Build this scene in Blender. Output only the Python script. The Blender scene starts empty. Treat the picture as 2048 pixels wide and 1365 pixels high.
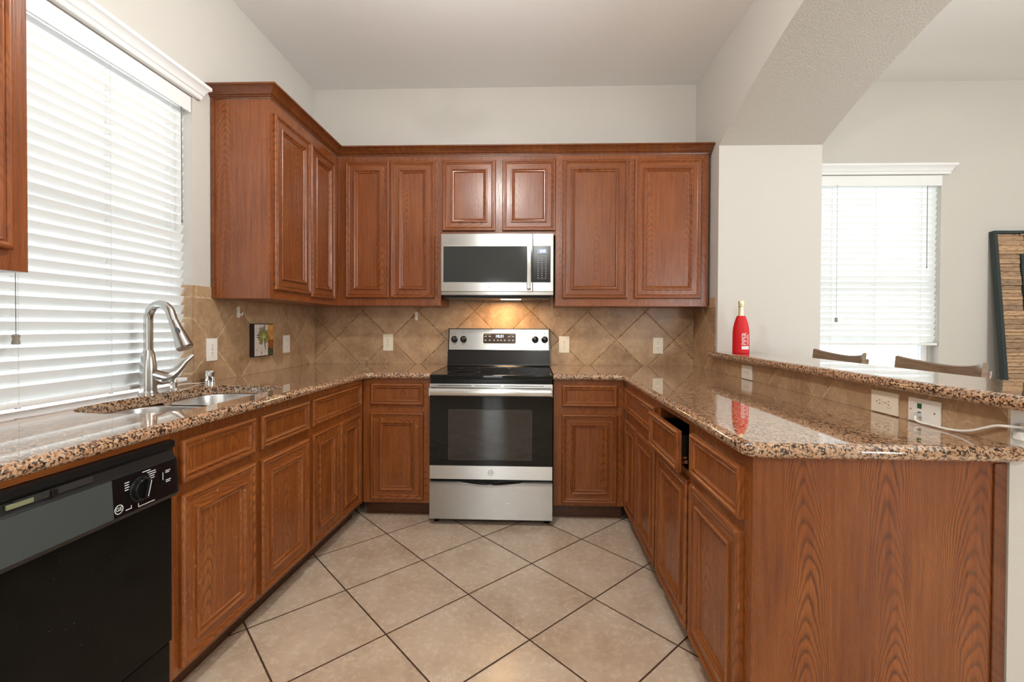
import bpy, bmesh, math, random
from mathutils import Vector, Matrix
random.seed(7)
PI = math.pi
scene = bpy.context.scene
C = scene.collection

# ------------------------------------------------------------------ camera
F_PX, CX, CY = 907.83, 1030.29, 661.38
YAW, PITCH, ROLL = 0.03485, -0.01089, 0.00443
cam_d = bpy.data.cameras.new('camera'); cam = bpy.data.objects.new('camera', cam_d); C.objects.link(cam)
cam_d.sensor_fit = 'HORIZONTAL'; cam_d.sensor_width = 36.0
cam_d.lens = F_PX / 2048 * 36.0
cam_d.shift_x = (1024 - CX) / 2048
cam_d.shift_y = -(682.5 - CY) / 2048
cam_d.clip_start = 0.05
_r = Vector((math.cos(YAW), math.sin(YAW), 0)); _f = Vector((-math.sin(YAW), math.cos(YAW), 0)); _u = Vector((0, 0, 1))
_f2 = _f * math.cos(PITCH) + _u * math.sin(PITCH); _u2 = _u * math.cos(PITCH) - _f * math.sin(PITCH)
_r3 = _r * math.cos(ROLL) + _u2 * math.sin(ROLL); _u3 = _u2 * math.cos(ROLL) - _r * math.sin(ROLL)
M = Matrix.Identity(4)
for i in range(3):
    M[i][0], M[i][1], M[i][2] = _r3[i], _u3[i], -_f2[i]
M[0][3], M[1][3], M[2][3] = 1.6816, -3.4714, 1.2358
cam.matrix_world = M
scene.camera = cam

# ------------------------------------------------------------------ world, lights, exposure
scene.view_settings.view_transform = 'Standard'
scene.view_settings.look = 'None'
scene.view_settings.gamma = 1.0
scene.view_settings.use_curve_mapping = False
scene.view_settings.exposure = 0.86
w = bpy.data.worlds.new('sky'); scene.world = w; w.use_nodes = True
bg = w.node_tree.nodes['Background']
bg.inputs[0].default_value = (0.93, 0.97, 1.0, 1); bg.inputs[1].default_value = 4.6
cy = scene.cycles
cy.max_bounces = 9; cy.diffuse_bounces = 5; cy.glossy_bounces = 4; cy.transmission_bounces = 6; cy.transparent_max_bounces = 8
cy.caustics_reflective = False; cy.caustics_refractive = False
cy.sample_clamp_indirect = 8.0
cy.use_denoising = True

def area_light(name, loc, rot, sx, sy, power, color=(1, 1, 1), portal=False):
    d = bpy.data.lights.new(name, 'AREA'); d.shape = 'RECTANGLE'; d.size = sx; d.size_y = sy
    d.energy = power; d.color = color
    o = bpy.data.objects.new(name, d); C.objects.link(o); o.location = loc; o.rotation_euler = rot
    if portal: d.cycles.is_portal = True
    return o
def point_light(name, loc, power, radius, color=(1, 1, 1)):
    d = bpy.data.lights.new(name, 'POINT'); d.energy = power; d.shadow_soft_size = radius; d.color = color
    o = bpy.data.objects.new(name, d); C.objects.link(o); o.location = loc
    return o
# daylight portals at the windows (they only guide the sky light)
area_light('portal_kitchen', (-0.20, -1.73, 1.66), (0, -PI/2, 0), 1.5, 1.0, 1, portal=True)
area_light('portal_dining', (4.24, 0.24, 1.55), (-PI/2, 0, 0), 1.0, 1.7, 1, portal=True)
area_light('portal_door', (0.96, -6.66, 1.1), (PI/2, 0, 0), 0.5, 2.2, 1, portal=True)
area_light('portal_east', (6.67, -2.6, 1.4), (0, PI/2, 0), 1.9, 2.1, 1, portal=True)
area_light('portal_side', (5.0, -6.66, 1.3), (PI/2, 0, 0), 2.0, 1.9, 1, portal=True)

# ------------------------------------------------------------------ helpers
class MB:
    """collects geometry; build() links it as one mesh object"""
    def __init__(self): self.bm = bmesh.new(); self.mi = 0
    def _tag(self, faces):
        for f in faces: f.material_index = self.mi
        return faces
    def mat(self, i): self.mi = i; return self
    def box(self, x0, x1, y0, y1, z0, z1, bev=0.0, seg=2):
        b = self.bm
        vs = [b.verts.new((x, y, z)) for x in (x0, x1) for y in (y0, y1) for z in (z0, z1)]
        idx = [(0, 1, 3, 2), (4, 6, 7, 5), (0, 4, 5, 1), (2, 3, 7, 6), (0, 2, 6, 4), (1, 5, 7, 3)]
        fs = [b.faces.new([vs[i] for i in q]) for q in idx]
        self._tag(fs)
        if bev > 0:
            es = list({e for f in fs for e in f.edges})
            r = bmesh.ops.bevel(b, geom=es, offset=bev, segments=seg, affect='EDGES', profile=0.5)
            self._tag(r['faces'])
        return self
    def loops(self, rings, closed=True, cap0=False, cap1=False):
        """skin a list of rings (each a list of points)"""
        b = self.bm
        vr = [[b.verts.new(p) for p in r] for r in rings]
        n = len(vr[0])
        for a, c in zip(vr[:-1], vr[1:]):
            for i in range(n if closed else n - 1):
                j = (i + 1) % n
                try: self._tag([b.faces.new((a[i], a[j], c[j], c[i]))])
                except ValueError: pass
        if cap0: self._tag([b.faces.new(vr[0][::-1])])
        if cap1: self._tag([b.faces.new(vr[-1])])
        return self
    def tube(self, pts, rad, n=12, caps=True):
        pts = [Vector(p) for p in pts]
        rads = rad if isinstance(rad, (list, tuple)) else [rad] * len(pts)
        rings = []; ref = None
        for i, p in enumerate(pts):
            t = (pts[min(i + 1, len(pts) - 1)] - pts[max(i - 1, 0)]).normalized()
            if ref is None:
                ref = Vector((0, 0, 1)) if abs(t.z) < 0.9 else Vector((1, 0, 0))
            a = (ref - t * ref.dot(t)).normalized(); ref = a; bb = t.cross(a)
            rings.append([p + (a * math.cos(2*PI*k/n) + bb * math.sin(2*PI*k/n)) * rads[i] for k in range(n)])
        return self.loops(rings, True, caps, caps)
    def lathe(self, prof, c=(0, 0, 0), n=32, axis='z', cap0=True, cap1=True):
        """prof: list of (radius, height) along axis"""
        rings = []
        for r, h in prof:
            ring = []
            for k in range(n):
                a = 2*PI*k/n; u, v = r*math.cos(a), r*math.sin(a)
                if axis == 'z': p = (c[0]+u, c[1]+v, c[2]+h)
                elif axis == 'y': p = (c[0]+u, c[1]+h, c[2]-v)
                else: p = (c[0]+h, c[1]+u, c[2]+v)
                ring.append(p)
            rings.append(ring)
        return self.loops(rings, True, cap0, cap1)
    def prism(self, poly, a, z0, z1):
        """extrude 2-D polygon along axis a ('x','y','z')"""
        def P(u, v, h):
            return (h, u, v) if a == 'x' else ((u, h, v) if a == 'y' else (u, v, h))
        return self.loops([[P(u, v, z0) for u, v in poly], [P(u, v, z1) for u, v in poly]], True, True, True)
    def build(self, name, mats, parent=None, smooth=True, angle=35, flat_top=False):
        bmesh.ops.recalc_face_normals(self.bm, faces=self.bm.faces[:])
        me = bpy.data.meshes.new(name); self.bm.to_mesh(me); self.bm.free()
        for m in (mats if isinstance(mats, (list, tuple)) else [mats]): me.materials.append(m)
        if smooth:
            for p in me.polygons: p.use_smooth = True
            me.set_sharp_from_angle(angle=math.radians(angle))
        if flat_top:
            for p in me.polygons:
                if abs(p.normal.z) > 0.999: p.use_smooth = False
        o = bpy.data.objects.new(name, me); C.objects.link(o)
        if parent is not None: o.parent = parent
        if smooth:
            wn = o.modifiers.new('weighted_normal', 'WEIGHTED_NORMAL'); wn.mode = 'FACE_AREA'; wn.weight = 60; wn.keep_sharp = True
        return o

def tag(o, label, cat, group=None):
    o['label'] = label; o['category'] = cat
    if group: o['group'] = group
    return o
def thing(name, label, cat, loc=(0, 0, 0), rz=0.0, group=None):
    o = bpy.data.objects.new(name, None); o.empty_display_size = 0.1; C.objects.link(o)
    o.location = loc; o.rotation_euler = (0, 0, rz)
    return tag(o, label, cat, group)
def struct(o): o['kind'] = 'structure'; return o
def bare(name, parent, loc=(0, 0, 0)):
    o = bpy.data.objects.new(name, None); C.objects.link(o); o.parent = parent; o.location = loc; return o

def text_obj(name, s, size, mat, parent, M4, depth=0.0006, align='CENTER', bend=None):
    cu = bpy.data.curves.new(name, 'FONT'); cu.body = s; cu.size = size; cu.align_x = align; cu.align_y = 'CENTER'
    cu.extrude = depth; cu.resolution_u = 3
    t = bpy.data.objects.new(name + '_tmp', cu); C.objects.link(t)
    dg = bpy.context.evaluated_depsgraph_get(); dg.update()
    me = bpy.data.meshes.new_from_object(t.evaluated_get(dg))
    bpy.data.objects.remove(t); bpy.data.curves.remove(cu)
    me.name = name; me.transform(M4)
    if bend:
        bb = bmesh.new(); bb.from_mesh(me)
        bmesh.ops.triangulate(bb, faces=bb.faces[:])
        for _ in range(2): bmesh.ops.subdivide_edges(bb, edges=[e for e in bb.edges if e.calc_length() > 0.003], cuts=3, use_grid_fill=True)
        bmesh.ops.triangulate(bb, faces=[f for f in bb.faces if len(f.verts) > 3])
        bb.to_mesh(me); bb.free()
        for v in me.vertices: v.co = bend(v.co)
    me.materials.clear(); me.materials.append(mat)
    o = bpy.data.objects.new(name, me); C.objects.link(o); o.parent = parent
    return o
# text lying on a plane that faces -y (local x to the right, local z up)
FRONT = Matrix(((1, 0, 0, 0), (0, 0, -1, 0), (0, 1, 0, 0), (0, 0, 0, 1)))

# ------------------------------------------------------------------ node helpers
def srgb(r, g, b):
    f = lambda c: (c/255/12.92) if c/255 <= 0.04045 else ((c/255+0.055)/1.055)**2.4
    return (f(r), f(g), f(b), 1)
class NT:
    def __init__(self, name):
        self.m = bpy.data.materials.new(name); self.m.use_nodes = True
        self.t = self.m.node_tree; self.t.nodes.clear()
        self.out = self.t.nodes.new('ShaderNodeOutputMaterial')
        self.p = self.t.nodes.new('ShaderNodeBsdfPrincipled')
        self.t.links.new(self.p.outputs[0], self.out.inputs[0])
    def set(self, sock, v):
        if hasattr(v, 'is_output') or isinstance(v, bpy.types.NodeSocket): self.t.links.new(v, sock)
        else: sock.default_value = v
    def n(self, typ, props=None, **ins):
        nd = self.t.nodes.new('ShaderNode' + typ)
        for k, v in (props or {}).items(): setattr(nd, k, v)
        for k, v in ins.items():
            key = int(k[1:]) if k[0] == '_' else k.replace('_', ' ')
            self.set(nd.inputs[key], v)
        return nd
    def math(self, op, a, b=0.0, c=None):
        nd = self.t.nodes.new('ShaderNodeMath'); nd.operation = op
        self.set(nd.inputs[0], a); self.set(nd.inputs[1], b)
        if c is not None: self.set(nd.inputs[2], c)
        return nd.outputs[0]
    def coord(self, kind='Object'): return self.t.nodes.new('ShaderNodeTexCoord').outputs[kind]
    def sep(self, v):
        s = self.n('SeparateXYZ', _0=v); return s.outputs[0], s.outputs[1], s.outputs[2]
    def comb(self, x, y, z): return self.n('CombineXYZ', _0=x, _1=y, _2=z).outputs[0]
    def noise(self, v, scale, detail=2, rough=0.5, dist=0.0):
        return self.n('TexNoise', Vector=v, Scale=scale, Detail=detail, Roughness=rough, Distortion=dist).outputs[0]
    def ramp(self, f, stops, interp='LINEAR'):
        r = self.t.nodes.new('ShaderNodeValToRGB'); r.color_ramp.interpolation = interp
        el = r.color_ramp.elements
        while len(el) < len(stops): el.new(0.5)
        for e, (p, c) in zip(el, stops): e.position = p; e.color = c if len(c) == 4 else (*c, 1)
        self.set(r.inputs[0], f); return r.outputs[0]
    def mix(self, fac, a, b, blend='MIX'):
        nd = self.t.nodes.new('ShaderNodeMix'); nd.data_type = 'RGBA'; nd.blend_type = blend
        self.set(nd.inputs[0], fac); self.set(nd.inputs[6], a); self.set(nd.inputs[7], b)
        return nd.outputs[2]
    def bump(self, h, strength=0.3, dist=0.001):
        return self.n('Bump', Strength=strength, Distance=dist, Height=h).outputs[0]
    def maprange(self, v, a, b, c=0.0, d=1.0):
        nd = self.t.nodes.new('ShaderNodeMapRange'); nd.clamp = True
        self.set(nd.inputs[0], v)
        for i, q in enumerate((a, b, c, d)): nd.inputs[i+1].default_value = q
        return nd.outputs[0]
    def pr(self, **kw):
        for k, v in kw.items(): self.set(self.p.inputs[k.replace('_', ' ')], v)
        return self.m

def plain(name, col, rough=0.5, metal=0.0, spec=0.5, **kw):
    t = NT(name); t.pr(Base_Color=col, Roughness=rough, Metallic=metal, Specular_IOR_Level=spec, **kw); return t.m

def paint(name, col, bump=0.25, scale=220, rough=0.75, dist=0.003):
    t = NT(name); co = t.coord()
    n1 = t.noise(co, scale, 3, 0.6)
    n2 = t.noise(co, 1.3, 2)
    c = t.mix(t.maprange(n2, 0.3, 0.7, 0, 0.06), col, (col[0]*0.8, col[1]*0.8, col[2]*0.78, 1))
    t.pr(Base_Color=c, Roughness=rough, Normal=t.bump(n1, bump, dist)); return t.m

def wood(name, horiz=False, dark=1.0, arch=0.12, curve=1100.0, kz=20.0, contrast=1.0, wear=0.0, pores=1.0, floor_=0.35, tint=(1.0, 0.97, 0.94)):
    """flat-sawn oak: nested parabolas along the grain plus fine pores"""
    t = NT(name)
    x, y, z = t.sep(t.coord())
    rnd = t.n('ObjectInfo').outputs['Random']
    off = t.math('MULTIPLY', rnd, 17.3)
    if horiz: a, l = t.math('ADD', z, t.math('MULTIPLY', y, 0.8)), x
    else: a, l = t.math('ADD', x, t.math('MULTIPLY', y, 0.8)), z
    a = t.math('ADD', a, off); l = t.math('ADD', l, t.math('MULTIPLY', off, 0.37))
    warp = t.noise(t.comb(t.math('MULTIPLY', a, 4.0), 0.0, t.math('MULTIPLY', l, 2.2)), 1.0, 2)
    aw = t.math('ADD', a, t.math('MULTIPLY', t.math('SUBTRACT', warp, 0.5), 0.09))
    u = t.math('PINGPONG', aw, arch)
    n2 = t.noise(t.comb(t.math('MULTIPLY', a, 30.0), 0.0, t.math('MULTIPLY', l, 7.0)), 1.0, 3)
    n3 = t.noise(t.comb(t.math('MULTIPLY', a, 3.0), 1.7, t.math('MULTIPLY', l, 1.1)), 1.0, 1)
    f = t.math('ADD', t.math('ADD', t.math('MULTIPLY', t.math('MULTIPLY', u, u), curve), t.math('MULTIPLY', l, kz)),
               t.math('ADD', t.math('MULTIPLY', n2, 1.6), t.math('MULTIPLY', n3, 9.0)))
    fr = t.math('FRACT', f)
    ring = t.ramp(fr, [(0.0, (0.1,)*3), (0.25, (0.75,)*3), (0.70, (1, 1, 1)), (0.92, (0.0,)*3), (1.0, (0.1,)*3)])
    pore = t.noise(t.comb(t.math('MULTIPLY', a, 300.0), 0.0, t.math('MULTIPLY', l, 7.0)), 1.0, 2)
    pore = t.maprange(pore, 0.36, 0.60)
    pore2 = t.maprange(t.noise(t.comb(t.math('MULTIPLY', a, 85.0), 4.0, t.math('MULTIPLY', l, 3.0)), 1.0, 2), 0.34, 0.66)
    big = t.noise(t.comb(t.math('MULTIPLY', a, 6.0), 0.0, t.math('MULTIPLY', l, 1.8)), 1.3, 3)
    amt = t.maprange(big, 0.35, 0.62, floor_*contrast, 0.82*contrast)
    base = t.ramp(big, [(0.30, srgb(134, 69, 31)), (0.52, srgb(158, 86, 40)), (0.72, srgb(180, 106, 54))])
    c = t.mix(t.math('MULTIPLY', t.math('SUBTRACT', 1.0, ring), amt), base, srgb(74, 32, 13))
    c = t.mix(t.math('MULTIPLY', t.math('SUBTRACT', 1.0, pore), 0.45*pores), c, srgb(88, 40, 17))
    c = t.mix(t.math('MULTIPLY', pore2, 0.30*pores), c, srgb(192, 118, 62))
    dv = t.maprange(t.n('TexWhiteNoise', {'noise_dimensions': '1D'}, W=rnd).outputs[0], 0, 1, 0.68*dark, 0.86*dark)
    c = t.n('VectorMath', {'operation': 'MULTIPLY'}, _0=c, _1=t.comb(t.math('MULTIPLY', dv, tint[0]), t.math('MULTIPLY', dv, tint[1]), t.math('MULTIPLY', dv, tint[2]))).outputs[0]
    if wear > 0:
        fl = t.noise(t.comb(t.math('MULTIPLY', x, 130.0), t.math('MULTIPLY', y, 130.0), t.math('MULTIPLY', z, 45.0)), 1.0, 2)
        zone = t.maprange(t.noise(t.coord(), 6.0, 2), 0.46, 0.64)
        c = t.mix(t.math('MULTIPLY', t.math('MULTIPLY', t.maprange(fl, 0.69, 0.73), zone), wear), c, srgb(214, 172, 130))
    h = t.math('ADD', t.math('MULTIPLY', ring, 0.4), pore)
    t.pr(Base_Color=c, Roughness=t.maprange(pore, 0, 1, 0.36, 0.25), Specular_IOR_Level=0.6, Normal=t.bump(h, 0.10, 0.0005))
    return t.m

def granite():
    t = NT('granite')
    co = t.coord()
    nz = t.n('TexNoise', Vector=co, Scale=70.0, Detail=2.0)
    wv = t.n('VectorMath', {'operation': 'SCALE'}, _0=t.n('VectorMath', {'operation': 'SUBTRACT'}, _0=nz.outputs[1], _1=(0.5, 0.5, 0.5)).outputs[0])
    wv.inputs['Scale'].default_value = 0.012
    v = t.n('VectorMath', {'operation': 'ADD'}, _0=co, _1=wv.outputs[0]).outputs[0]
    vo = t.n('TexVoronoi', Vector=v, Scale=200.0)
    r, g, b = t.sep(vo.outputs['Color'])
    n2 = t.noise(co, 120, 3, 0.6)
    dark_sel = t.math('ADD', t.math('MULTIPLY', r, 0.62), t.math('MULTIPLY', n2, 0.62))
    light = t.ramp(g, [(0.0, srgb(172, 126, 92)), (0.35, srgb(194, 152, 116)), (0.7, srgb(208, 172, 138)), (0.92, srgb(184, 164, 144))])
    mid = t.ramp(b, [(0.0, srgb(96, 66, 44)), (0.5, srgb(150, 108, 76)), (1.0, srgb(122, 104, 88))])
    c = t.mix(t.maprange(dark_sel, 0.56, 0.59), mid, light)
    c = t.mix(t.maprange(dark_sel, 0.46, 0.48), srgb(46, 34, 27), c)
    fine = t.noise(co, 420, 2)
    c = t.mix(t.maprange(fine, 0.6, 0.7, 0, 0.5), c, srgb(60, 46, 38))
    t.pr(Base_Color=c, Roughness=0.04, Specular_IOR_Level=0.95, Coat_Weight=0.55, Coat_IOR=1.6, Coat_Roughness=0.02)
    return t.m

def tile(name, axes, T, origin, rot, gw, base, grout, rough=0.35, bump=0.5, spec=0.5, vein=0.5, border=None):
    """square tiles turned by rot in the plane of two world axes"""
    t = NT(name); co = t.coord(); s = dict(zip('xyz', t.sep(co)))
    u = t.math('SUBTRACT', s[axes[0]], origin[0]); v = t.math('SUBTRACT', s[axes[1]], origin[1])
    cr, sr = math.cos(rot), math.sin(rot)
    a = t.math('DIVIDE', t.math('ADD', t.math('MULTIPLY', u, cr), t.math('MULTIPLY', v, sr)), T)
    b = t.math('DIVIDE', t.math('SUBTRACT', t.math('MULTIPLY', v, cr), t.math('MULTIPLY', u, sr)), T)
    da = t.math('PINGPONG', a, 0.5); db = t.math('PINGPONG', b, 0.5)
    d = t.math('MULTIPLY', t.math('MINIMUM', da, db), T)
    ida, idb = t.math('FLOOR', a), t.math('FLOOR', b)
    if border is not None:                     # a straight course above this height
        z = s['z']; up = t.math('GREATER_THAN', z, border)
        d2 = t.math('MINIMUM', t.math('ABSOLUTE', t.math('SUBTRACT', z, border)),
                    t.math('MULTIPLY', t.math('PINGPONG', t.math('DIVIDE', u, 0.30), 0.5), 0.30))
        d = t.math('ADD', t.math('MULTIPLY', up, d2), t.math('MULTIPLY', t.math('SUBTRACT', 1.0, up), t.math('MINIMUM', d, t.math('ABSOLUTE', t.math('SUBTRACT', z, border)))))
        ida = t.math('ADD', ida, t.math('MULTIPLY', up, 31.0))
    wn = t.n('TexWhiteNoise', {'noise_dimensions': '3D'}, Vector=t.comb(ida, idb, 3.3))
    rv = wn.outputs[0]
    sh = t.n('VectorMath', {'operation': 'ADD'}, _0=co, _1=t.n('VectorMath', {'operation': 'MULTIPLY'}, _0=wn.outputs[1], _1=(9.0, 9.0, 9.0)).outputs[0]).outputs[0]
    n1 = t.noise(sh, 5.5, 5, 0.62)
    n2 = t.noise(sh, 38, 4, 0.65)
    n3 = t.noise(sh, 9.0, 4, 0.6, 1.6)
    f = t.math('ADD', t.math('MULTIPLY', n1, 0.7), t.math('ADD', t.math('MULTIPLY', n2, 0.3), t.math('MULTIPLY', t.math('SUBTRACT', rv, 0.5), 0.10)))
    c = t.ramp(f, [(0.32, base[0]), (0.5, base[1]), (0.68, base[2])])
    vn = t.math('ABSOLUTE', t.math('SUBTRACT', n3, 0.52))
    vmask = t.math('MULTIPLY', t.maprange(vn, 0.0, 0.016, 1, 0), t.maprange(t.noise(sh, 4.0, 2), 0.5, 0.62))
    c = t.mix(t.math('MULTIPLY', vmask, vein), c, base[3])
    g = t.maprange(d, gw*0.5, gw*0.5 + 0.0012, 0, 1)
    gn = t.noise(co, 60, 2)
    gc = t.mix(t.maprange(gn, 0.4, 0.65), grout[0], grout[1])
    c = t.mix(g, gc, c)
    h = t.math('ADD', t.maprange(d, gw*0.3, gw*0.5 + 0.003, 0, 1), t.math('ADD', t.math('MULTIPLY', n2, 0.10), t.math('MULTIPLY', vmask, -0.12)))
    t.pr(Base_Color=c, Roughness=t.math('ADD', t.math('MULTIPLY', n2, 0.2), t.math('SUBTRACT', 0.85, t.math('MULTIPLY', g, 0.85 - rough + 0.1))),
         Specular_IOR_Level=spec, Normal=t.bump(h, bump, 0.002))
    return t.m

def steel(name, col=(0.60, 0.60, 0.59, 1), rough=0.34, axis='x', scratch=0.0, streak=0.10):
    t = NT(name); x, y, z = t.sep(t.coord())
    if axis == 'x': v = t.comb(t.math('MULTIPLY', x, 2.0), t.math('MULTIPLY', y, 2.0), t.math('MULTIPLY', z, 900.0))
    else: v = t.comb(t.math('MULTIPLY', x, 900.0), t.math('MULTIPLY', y, 900.0), t.math('MULTIPLY', z, 2.0))
    n = t.noise(v, 1.0, 2)
    c = t.mix(t.maprange(n, 0.3, 0.7, 0, streak), col, (col[0]*0.55, col[1]*0.55, col[2]*0.55, 1))
    if scratch:
        s = t.noise(t.comb(t.math('MULTIPLY', x, 14.0), 0.0, t.math('MULTIPLY', z, 90.0)), 1.0, 3, 0.7)
        c = t.mix(t.maprange(s, 0.66, 0.72, 0, scratch), c, (0.9, 0.88, 0.86, 1))
        s2 = t.noise(t.comb(t.math('MULTIPLY', x, 9.0), 0.0, t.math('MULTIPLY', z, 9.0)), 1.0, 4, 0.7)
        c = t.mix(t.maprange(s2, 0.45, 0.7, 0, 0.25), c, (0.33, 0.31, 0.29, 1))
    t.pr(Base_Color=c, Metallic=1.0, Roughness=rough, Anisotropic=0.95, Tangent=t.comb(0.0, 0.0, 1.0) if axis == 'x' else t.comb(0.0, 1.0, 0.0), Normal=t.bump(n, 0.04, 0.0004))
    return t.m

def glass_pane(name):
    t = NT(name); t.t.nodes.remove(t.p)
    tr = t.n('BsdfTransparent', Color=(0.97, 0.985, 0.98, 1)); gl = t.n('BsdfGlossy', Roughness=0.0)
    fr = t.n('Fresnel', IOR=1.45)
    mx = t.n('MixShader', _0=fr.outputs[0], _1=tr.outputs[0], _2=gl.outputs[0])
    t.t.links.new(mx.outputs[0], t.out.inputs[0]); return t.m
def slat_mat(name, trans=0.45):
    t = NT(name); t.t.nodes.remove(t.p)
    df = t.n('BsdfDiffuse', Color=(0.88, 0.90, 0.90, 1)); tl = t.n('BsdfTranslucent', Color=(0.90, 0.93, 0.92, 1))
    gl = t.n('BsdfGlossy', Roughness=0.3)
    m1 = t.n('MixShader', _0=trans, _1=df.outputs[0], _2=tl.outputs[0])
    m2 = t.n('MixShader', _0=0.04, _1=m1.outputs[0], _2=gl.outputs[0])
    t.t.links.new(m2.outputs[0], t.out.inputs[0]); return t.m
def emit(name, col, s):
    t = NT(name); t.pr(Base_Color=(0, 0, 0, 1), Emission_Color=col, Emission_Strength=s); return t.m

# ------------------------------------------------------------------ materials
WALL = paint('wall_paint', srgb(203, 199, 192), 0.22, 150)
TEXT = paint('textured_paint', srgb(196, 192, 185), 1.0, 130, 0.75, 0.004)
CEIL = paint('ceiling_paint', srgb(238, 238, 237), 0.25, 130)
TRIM = plain('white_trim', srgb(236, 238, 238), 0.35)
WV = wood('oak_vertical', False, wear=0.0)
WH = wood('oak_horizontal', True, wear=0.0)
WVL = wood('oak_vertical_worn', False, wear=0.8, tint=(1.12, 1.14, 0.92))
WHL = wood('oak_horizontal_worn', True, wear=0.8, tint=(1.12, 1.14, 0.92))
WPANEL = wood('oak_veneer', False, arch=0.085, curve=2500, kz=20, contrast=1.15, pores=0.7, floor_=0.62, tint=(1.16, 1.16, 0.98))
WSIDE = wood('oak_side', False, arch=0.11, curve=1300, kz=26, contrast=0.9)
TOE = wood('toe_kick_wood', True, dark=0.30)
WTRIM = wood('oak_moulding', True, dark=0.62, contrast=0.5)
GRAN = granite()
B_T = (srgb(146, 115, 84), srgb(178, 147, 114), srgb(200, 171, 138), srgb(220, 196, 164))
G_T = (srgb(206, 180, 144), srgb(178, 148, 110)); G_SHADED = (srgb(168, 136, 96), srgb(104, 74, 46))  # rear grout colour darkened to paint in the shading near the range
TB = tile('backsplash_tile_rear', 'xz', 0.3058, (2.545, 1.345), PI/4, 0.0050, B_T, G_SHADED, 0.38, 0.6, border=None)
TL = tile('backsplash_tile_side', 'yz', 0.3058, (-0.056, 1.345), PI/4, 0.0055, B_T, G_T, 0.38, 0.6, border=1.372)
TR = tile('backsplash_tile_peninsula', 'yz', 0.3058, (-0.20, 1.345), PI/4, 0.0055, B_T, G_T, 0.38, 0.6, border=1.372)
FLOOR = tile('floor_tile', 'xy', 0.4055, (1.400, -1.409), PI/4 - 0.015, 0.0058,
             (srgb(188, 165, 141), srgb(208, 187, 164), srgb(220, 203, 183), srgb(236, 222, 202)), (srgb(62, 44, 30), srgb(84, 60, 40)), 0.26, 0.35, 0.5, 0.55)
STEEL = steel('stainless_steel'); STEELD = steel('scuffed_stainless_steel', (0.45, 0.435, 0.41, 1), 0.38, scratch=0.5)
STEELV = steel('brushed_handle', (0.66, 0.66, 0.65, 1), 0.20, 'z')
NICKEL = plain('brushed_nickel', (0.56, 0.55, 0.53, 1), 0.22, 1.0)
SINK = plain('satin_sink_steel', (0.66, 0.66, 0.66, 1), 0.28, 1.0)
CHROME = plain('chrome', (0.82, 0.82, 0.82, 1), 0.06, 1.0)
BLACK = plain('black_enamel', (0.006, 0.006, 0.007, 1), 0.18, 0.0, 0.3)
BGLASS = plain('black_glass', (0.004, 0.005, 0.005, 1), 0.02, 0.0, 0.35)
OVWIN = plain('oven_window_glass', (0.012, 0.011, 0.011, 1), 0.03, 0.0, 0.75)
MWIN = plain('microwave_window_glass', (0.030, 0.034, 0.033, 1), 0.08, 0.0, 0.5)
GREYP = NT('pebbled_grey_plastic'); _n = GREYP.noise(GREYP.coord(), 420, 2)
GREYP.pr(Base_Color=srgb(64, 70, 70), Roughness=0.42, Normal=GREYP.bump(_n, 0.5, 0.0008)); GREYP = GREYP.m
DWB = plain('black_plastic', (0.008, 0.009, 0.009, 1), 0.30, 0.0, 0.35)
_t = NT('scuffed_black_panel'); _s = _t.noise(_t.coord(), 26, 3, 0.7); _q = _t.noise(_t.coord(), 300, 1)
_t.pr(Base_Color=_t.mix(_t.maprange(_q, 0.80, 0.84, 0, 0.5), _t.mix(_t.maprange(_s, 0.3, 0.7), (0.003, 0.003, 0.0025, 1), (0.006, 0.006, 0.005, 1)), (0.5, 0.5, 0.45, 1)), Roughness=0.2, Specular_IOR_Level=0.15); DWP = _t.m
WPLAST = plain('white_plastic', srgb(238, 236, 230), 0.35)
IVORY = plain('ivory_plastic', srgb(236, 228, 208), 0.35)
SLOT = plain('dark_slot', (0.02, 0.018, 0.016, 1), 0.6)
WHITEINK = plain('white_lettering', srgb(225, 228, 228), 0.5)
GREYINK = plain('grey_lettering', srgb(70, 70, 70), 0.5)
REDN = plain('red_neoprene', srgb(205, 6, 20), 0.6)
GOLD = plain('pale_gold_foil', srgb(232, 224, 180), 0.30, 0.55)
LCD = emit('lit_digits', (0.85, 0.95, 1.0, 1), 2.2)
LCDB = emit('lit_display', (0.36, 0.43, 0.58, 1), 0.65)
SLAT = slat_mat('blind_slat', 0.13); SLAT2 = slat_mat('thin_blind_slat', 0.27)
CORD = plain('blind_cord', srgb(205, 208, 206), 0.7)
CORDD = plain('grey_cord', srgb(110, 112, 112), 0.7)
PANE = glass_pane('window_glass')
STOOLW = wood('weathered_stool_wood', True, dark=1.0); 
_t = NT('taupe_stool_wood'); _x, _y, _z = _t.sep(_t.coord())
_nn = _t.noise(_t.comb(_t.math('MULTIPLY', _x, 12), _t.math('MULTIPLY', _y, 9), _t.math('MULTIPLY', _z, 220)), 1.0, 3)
_t.pr(Base_Color=_t.ramp(_nn, [(0.3, srgb(104, 82, 62)), (0.7, srgb(142, 118, 94))]), Roughness=0.38); STOOLW = _t.m
MFRAME = plain('dark_teal_frame', srgb(38, 50, 50), 0.45)
MIRROR = plain('mirror_silver', (0.9, 0.92, 0.92, 1), 0.01, 1.0)
_t = NT('reclaimed_wood'); _x, _y, _z = _t.sep(_t.coord())
_nn = _t.noise(_t.comb(_t.math('MULTIPLY', _x, 22), _t.math('MULTIPLY', _y, 30), _t.math('MULTIPLY', _z, 130)), 1.0, 4, 0.65)
_isl = _t.n('NewGeometry').outputs['Random Per Island']
_cc = _t.mix(_isl, srgb(196, 160, 124), srgb(150, 124, 100))
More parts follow.
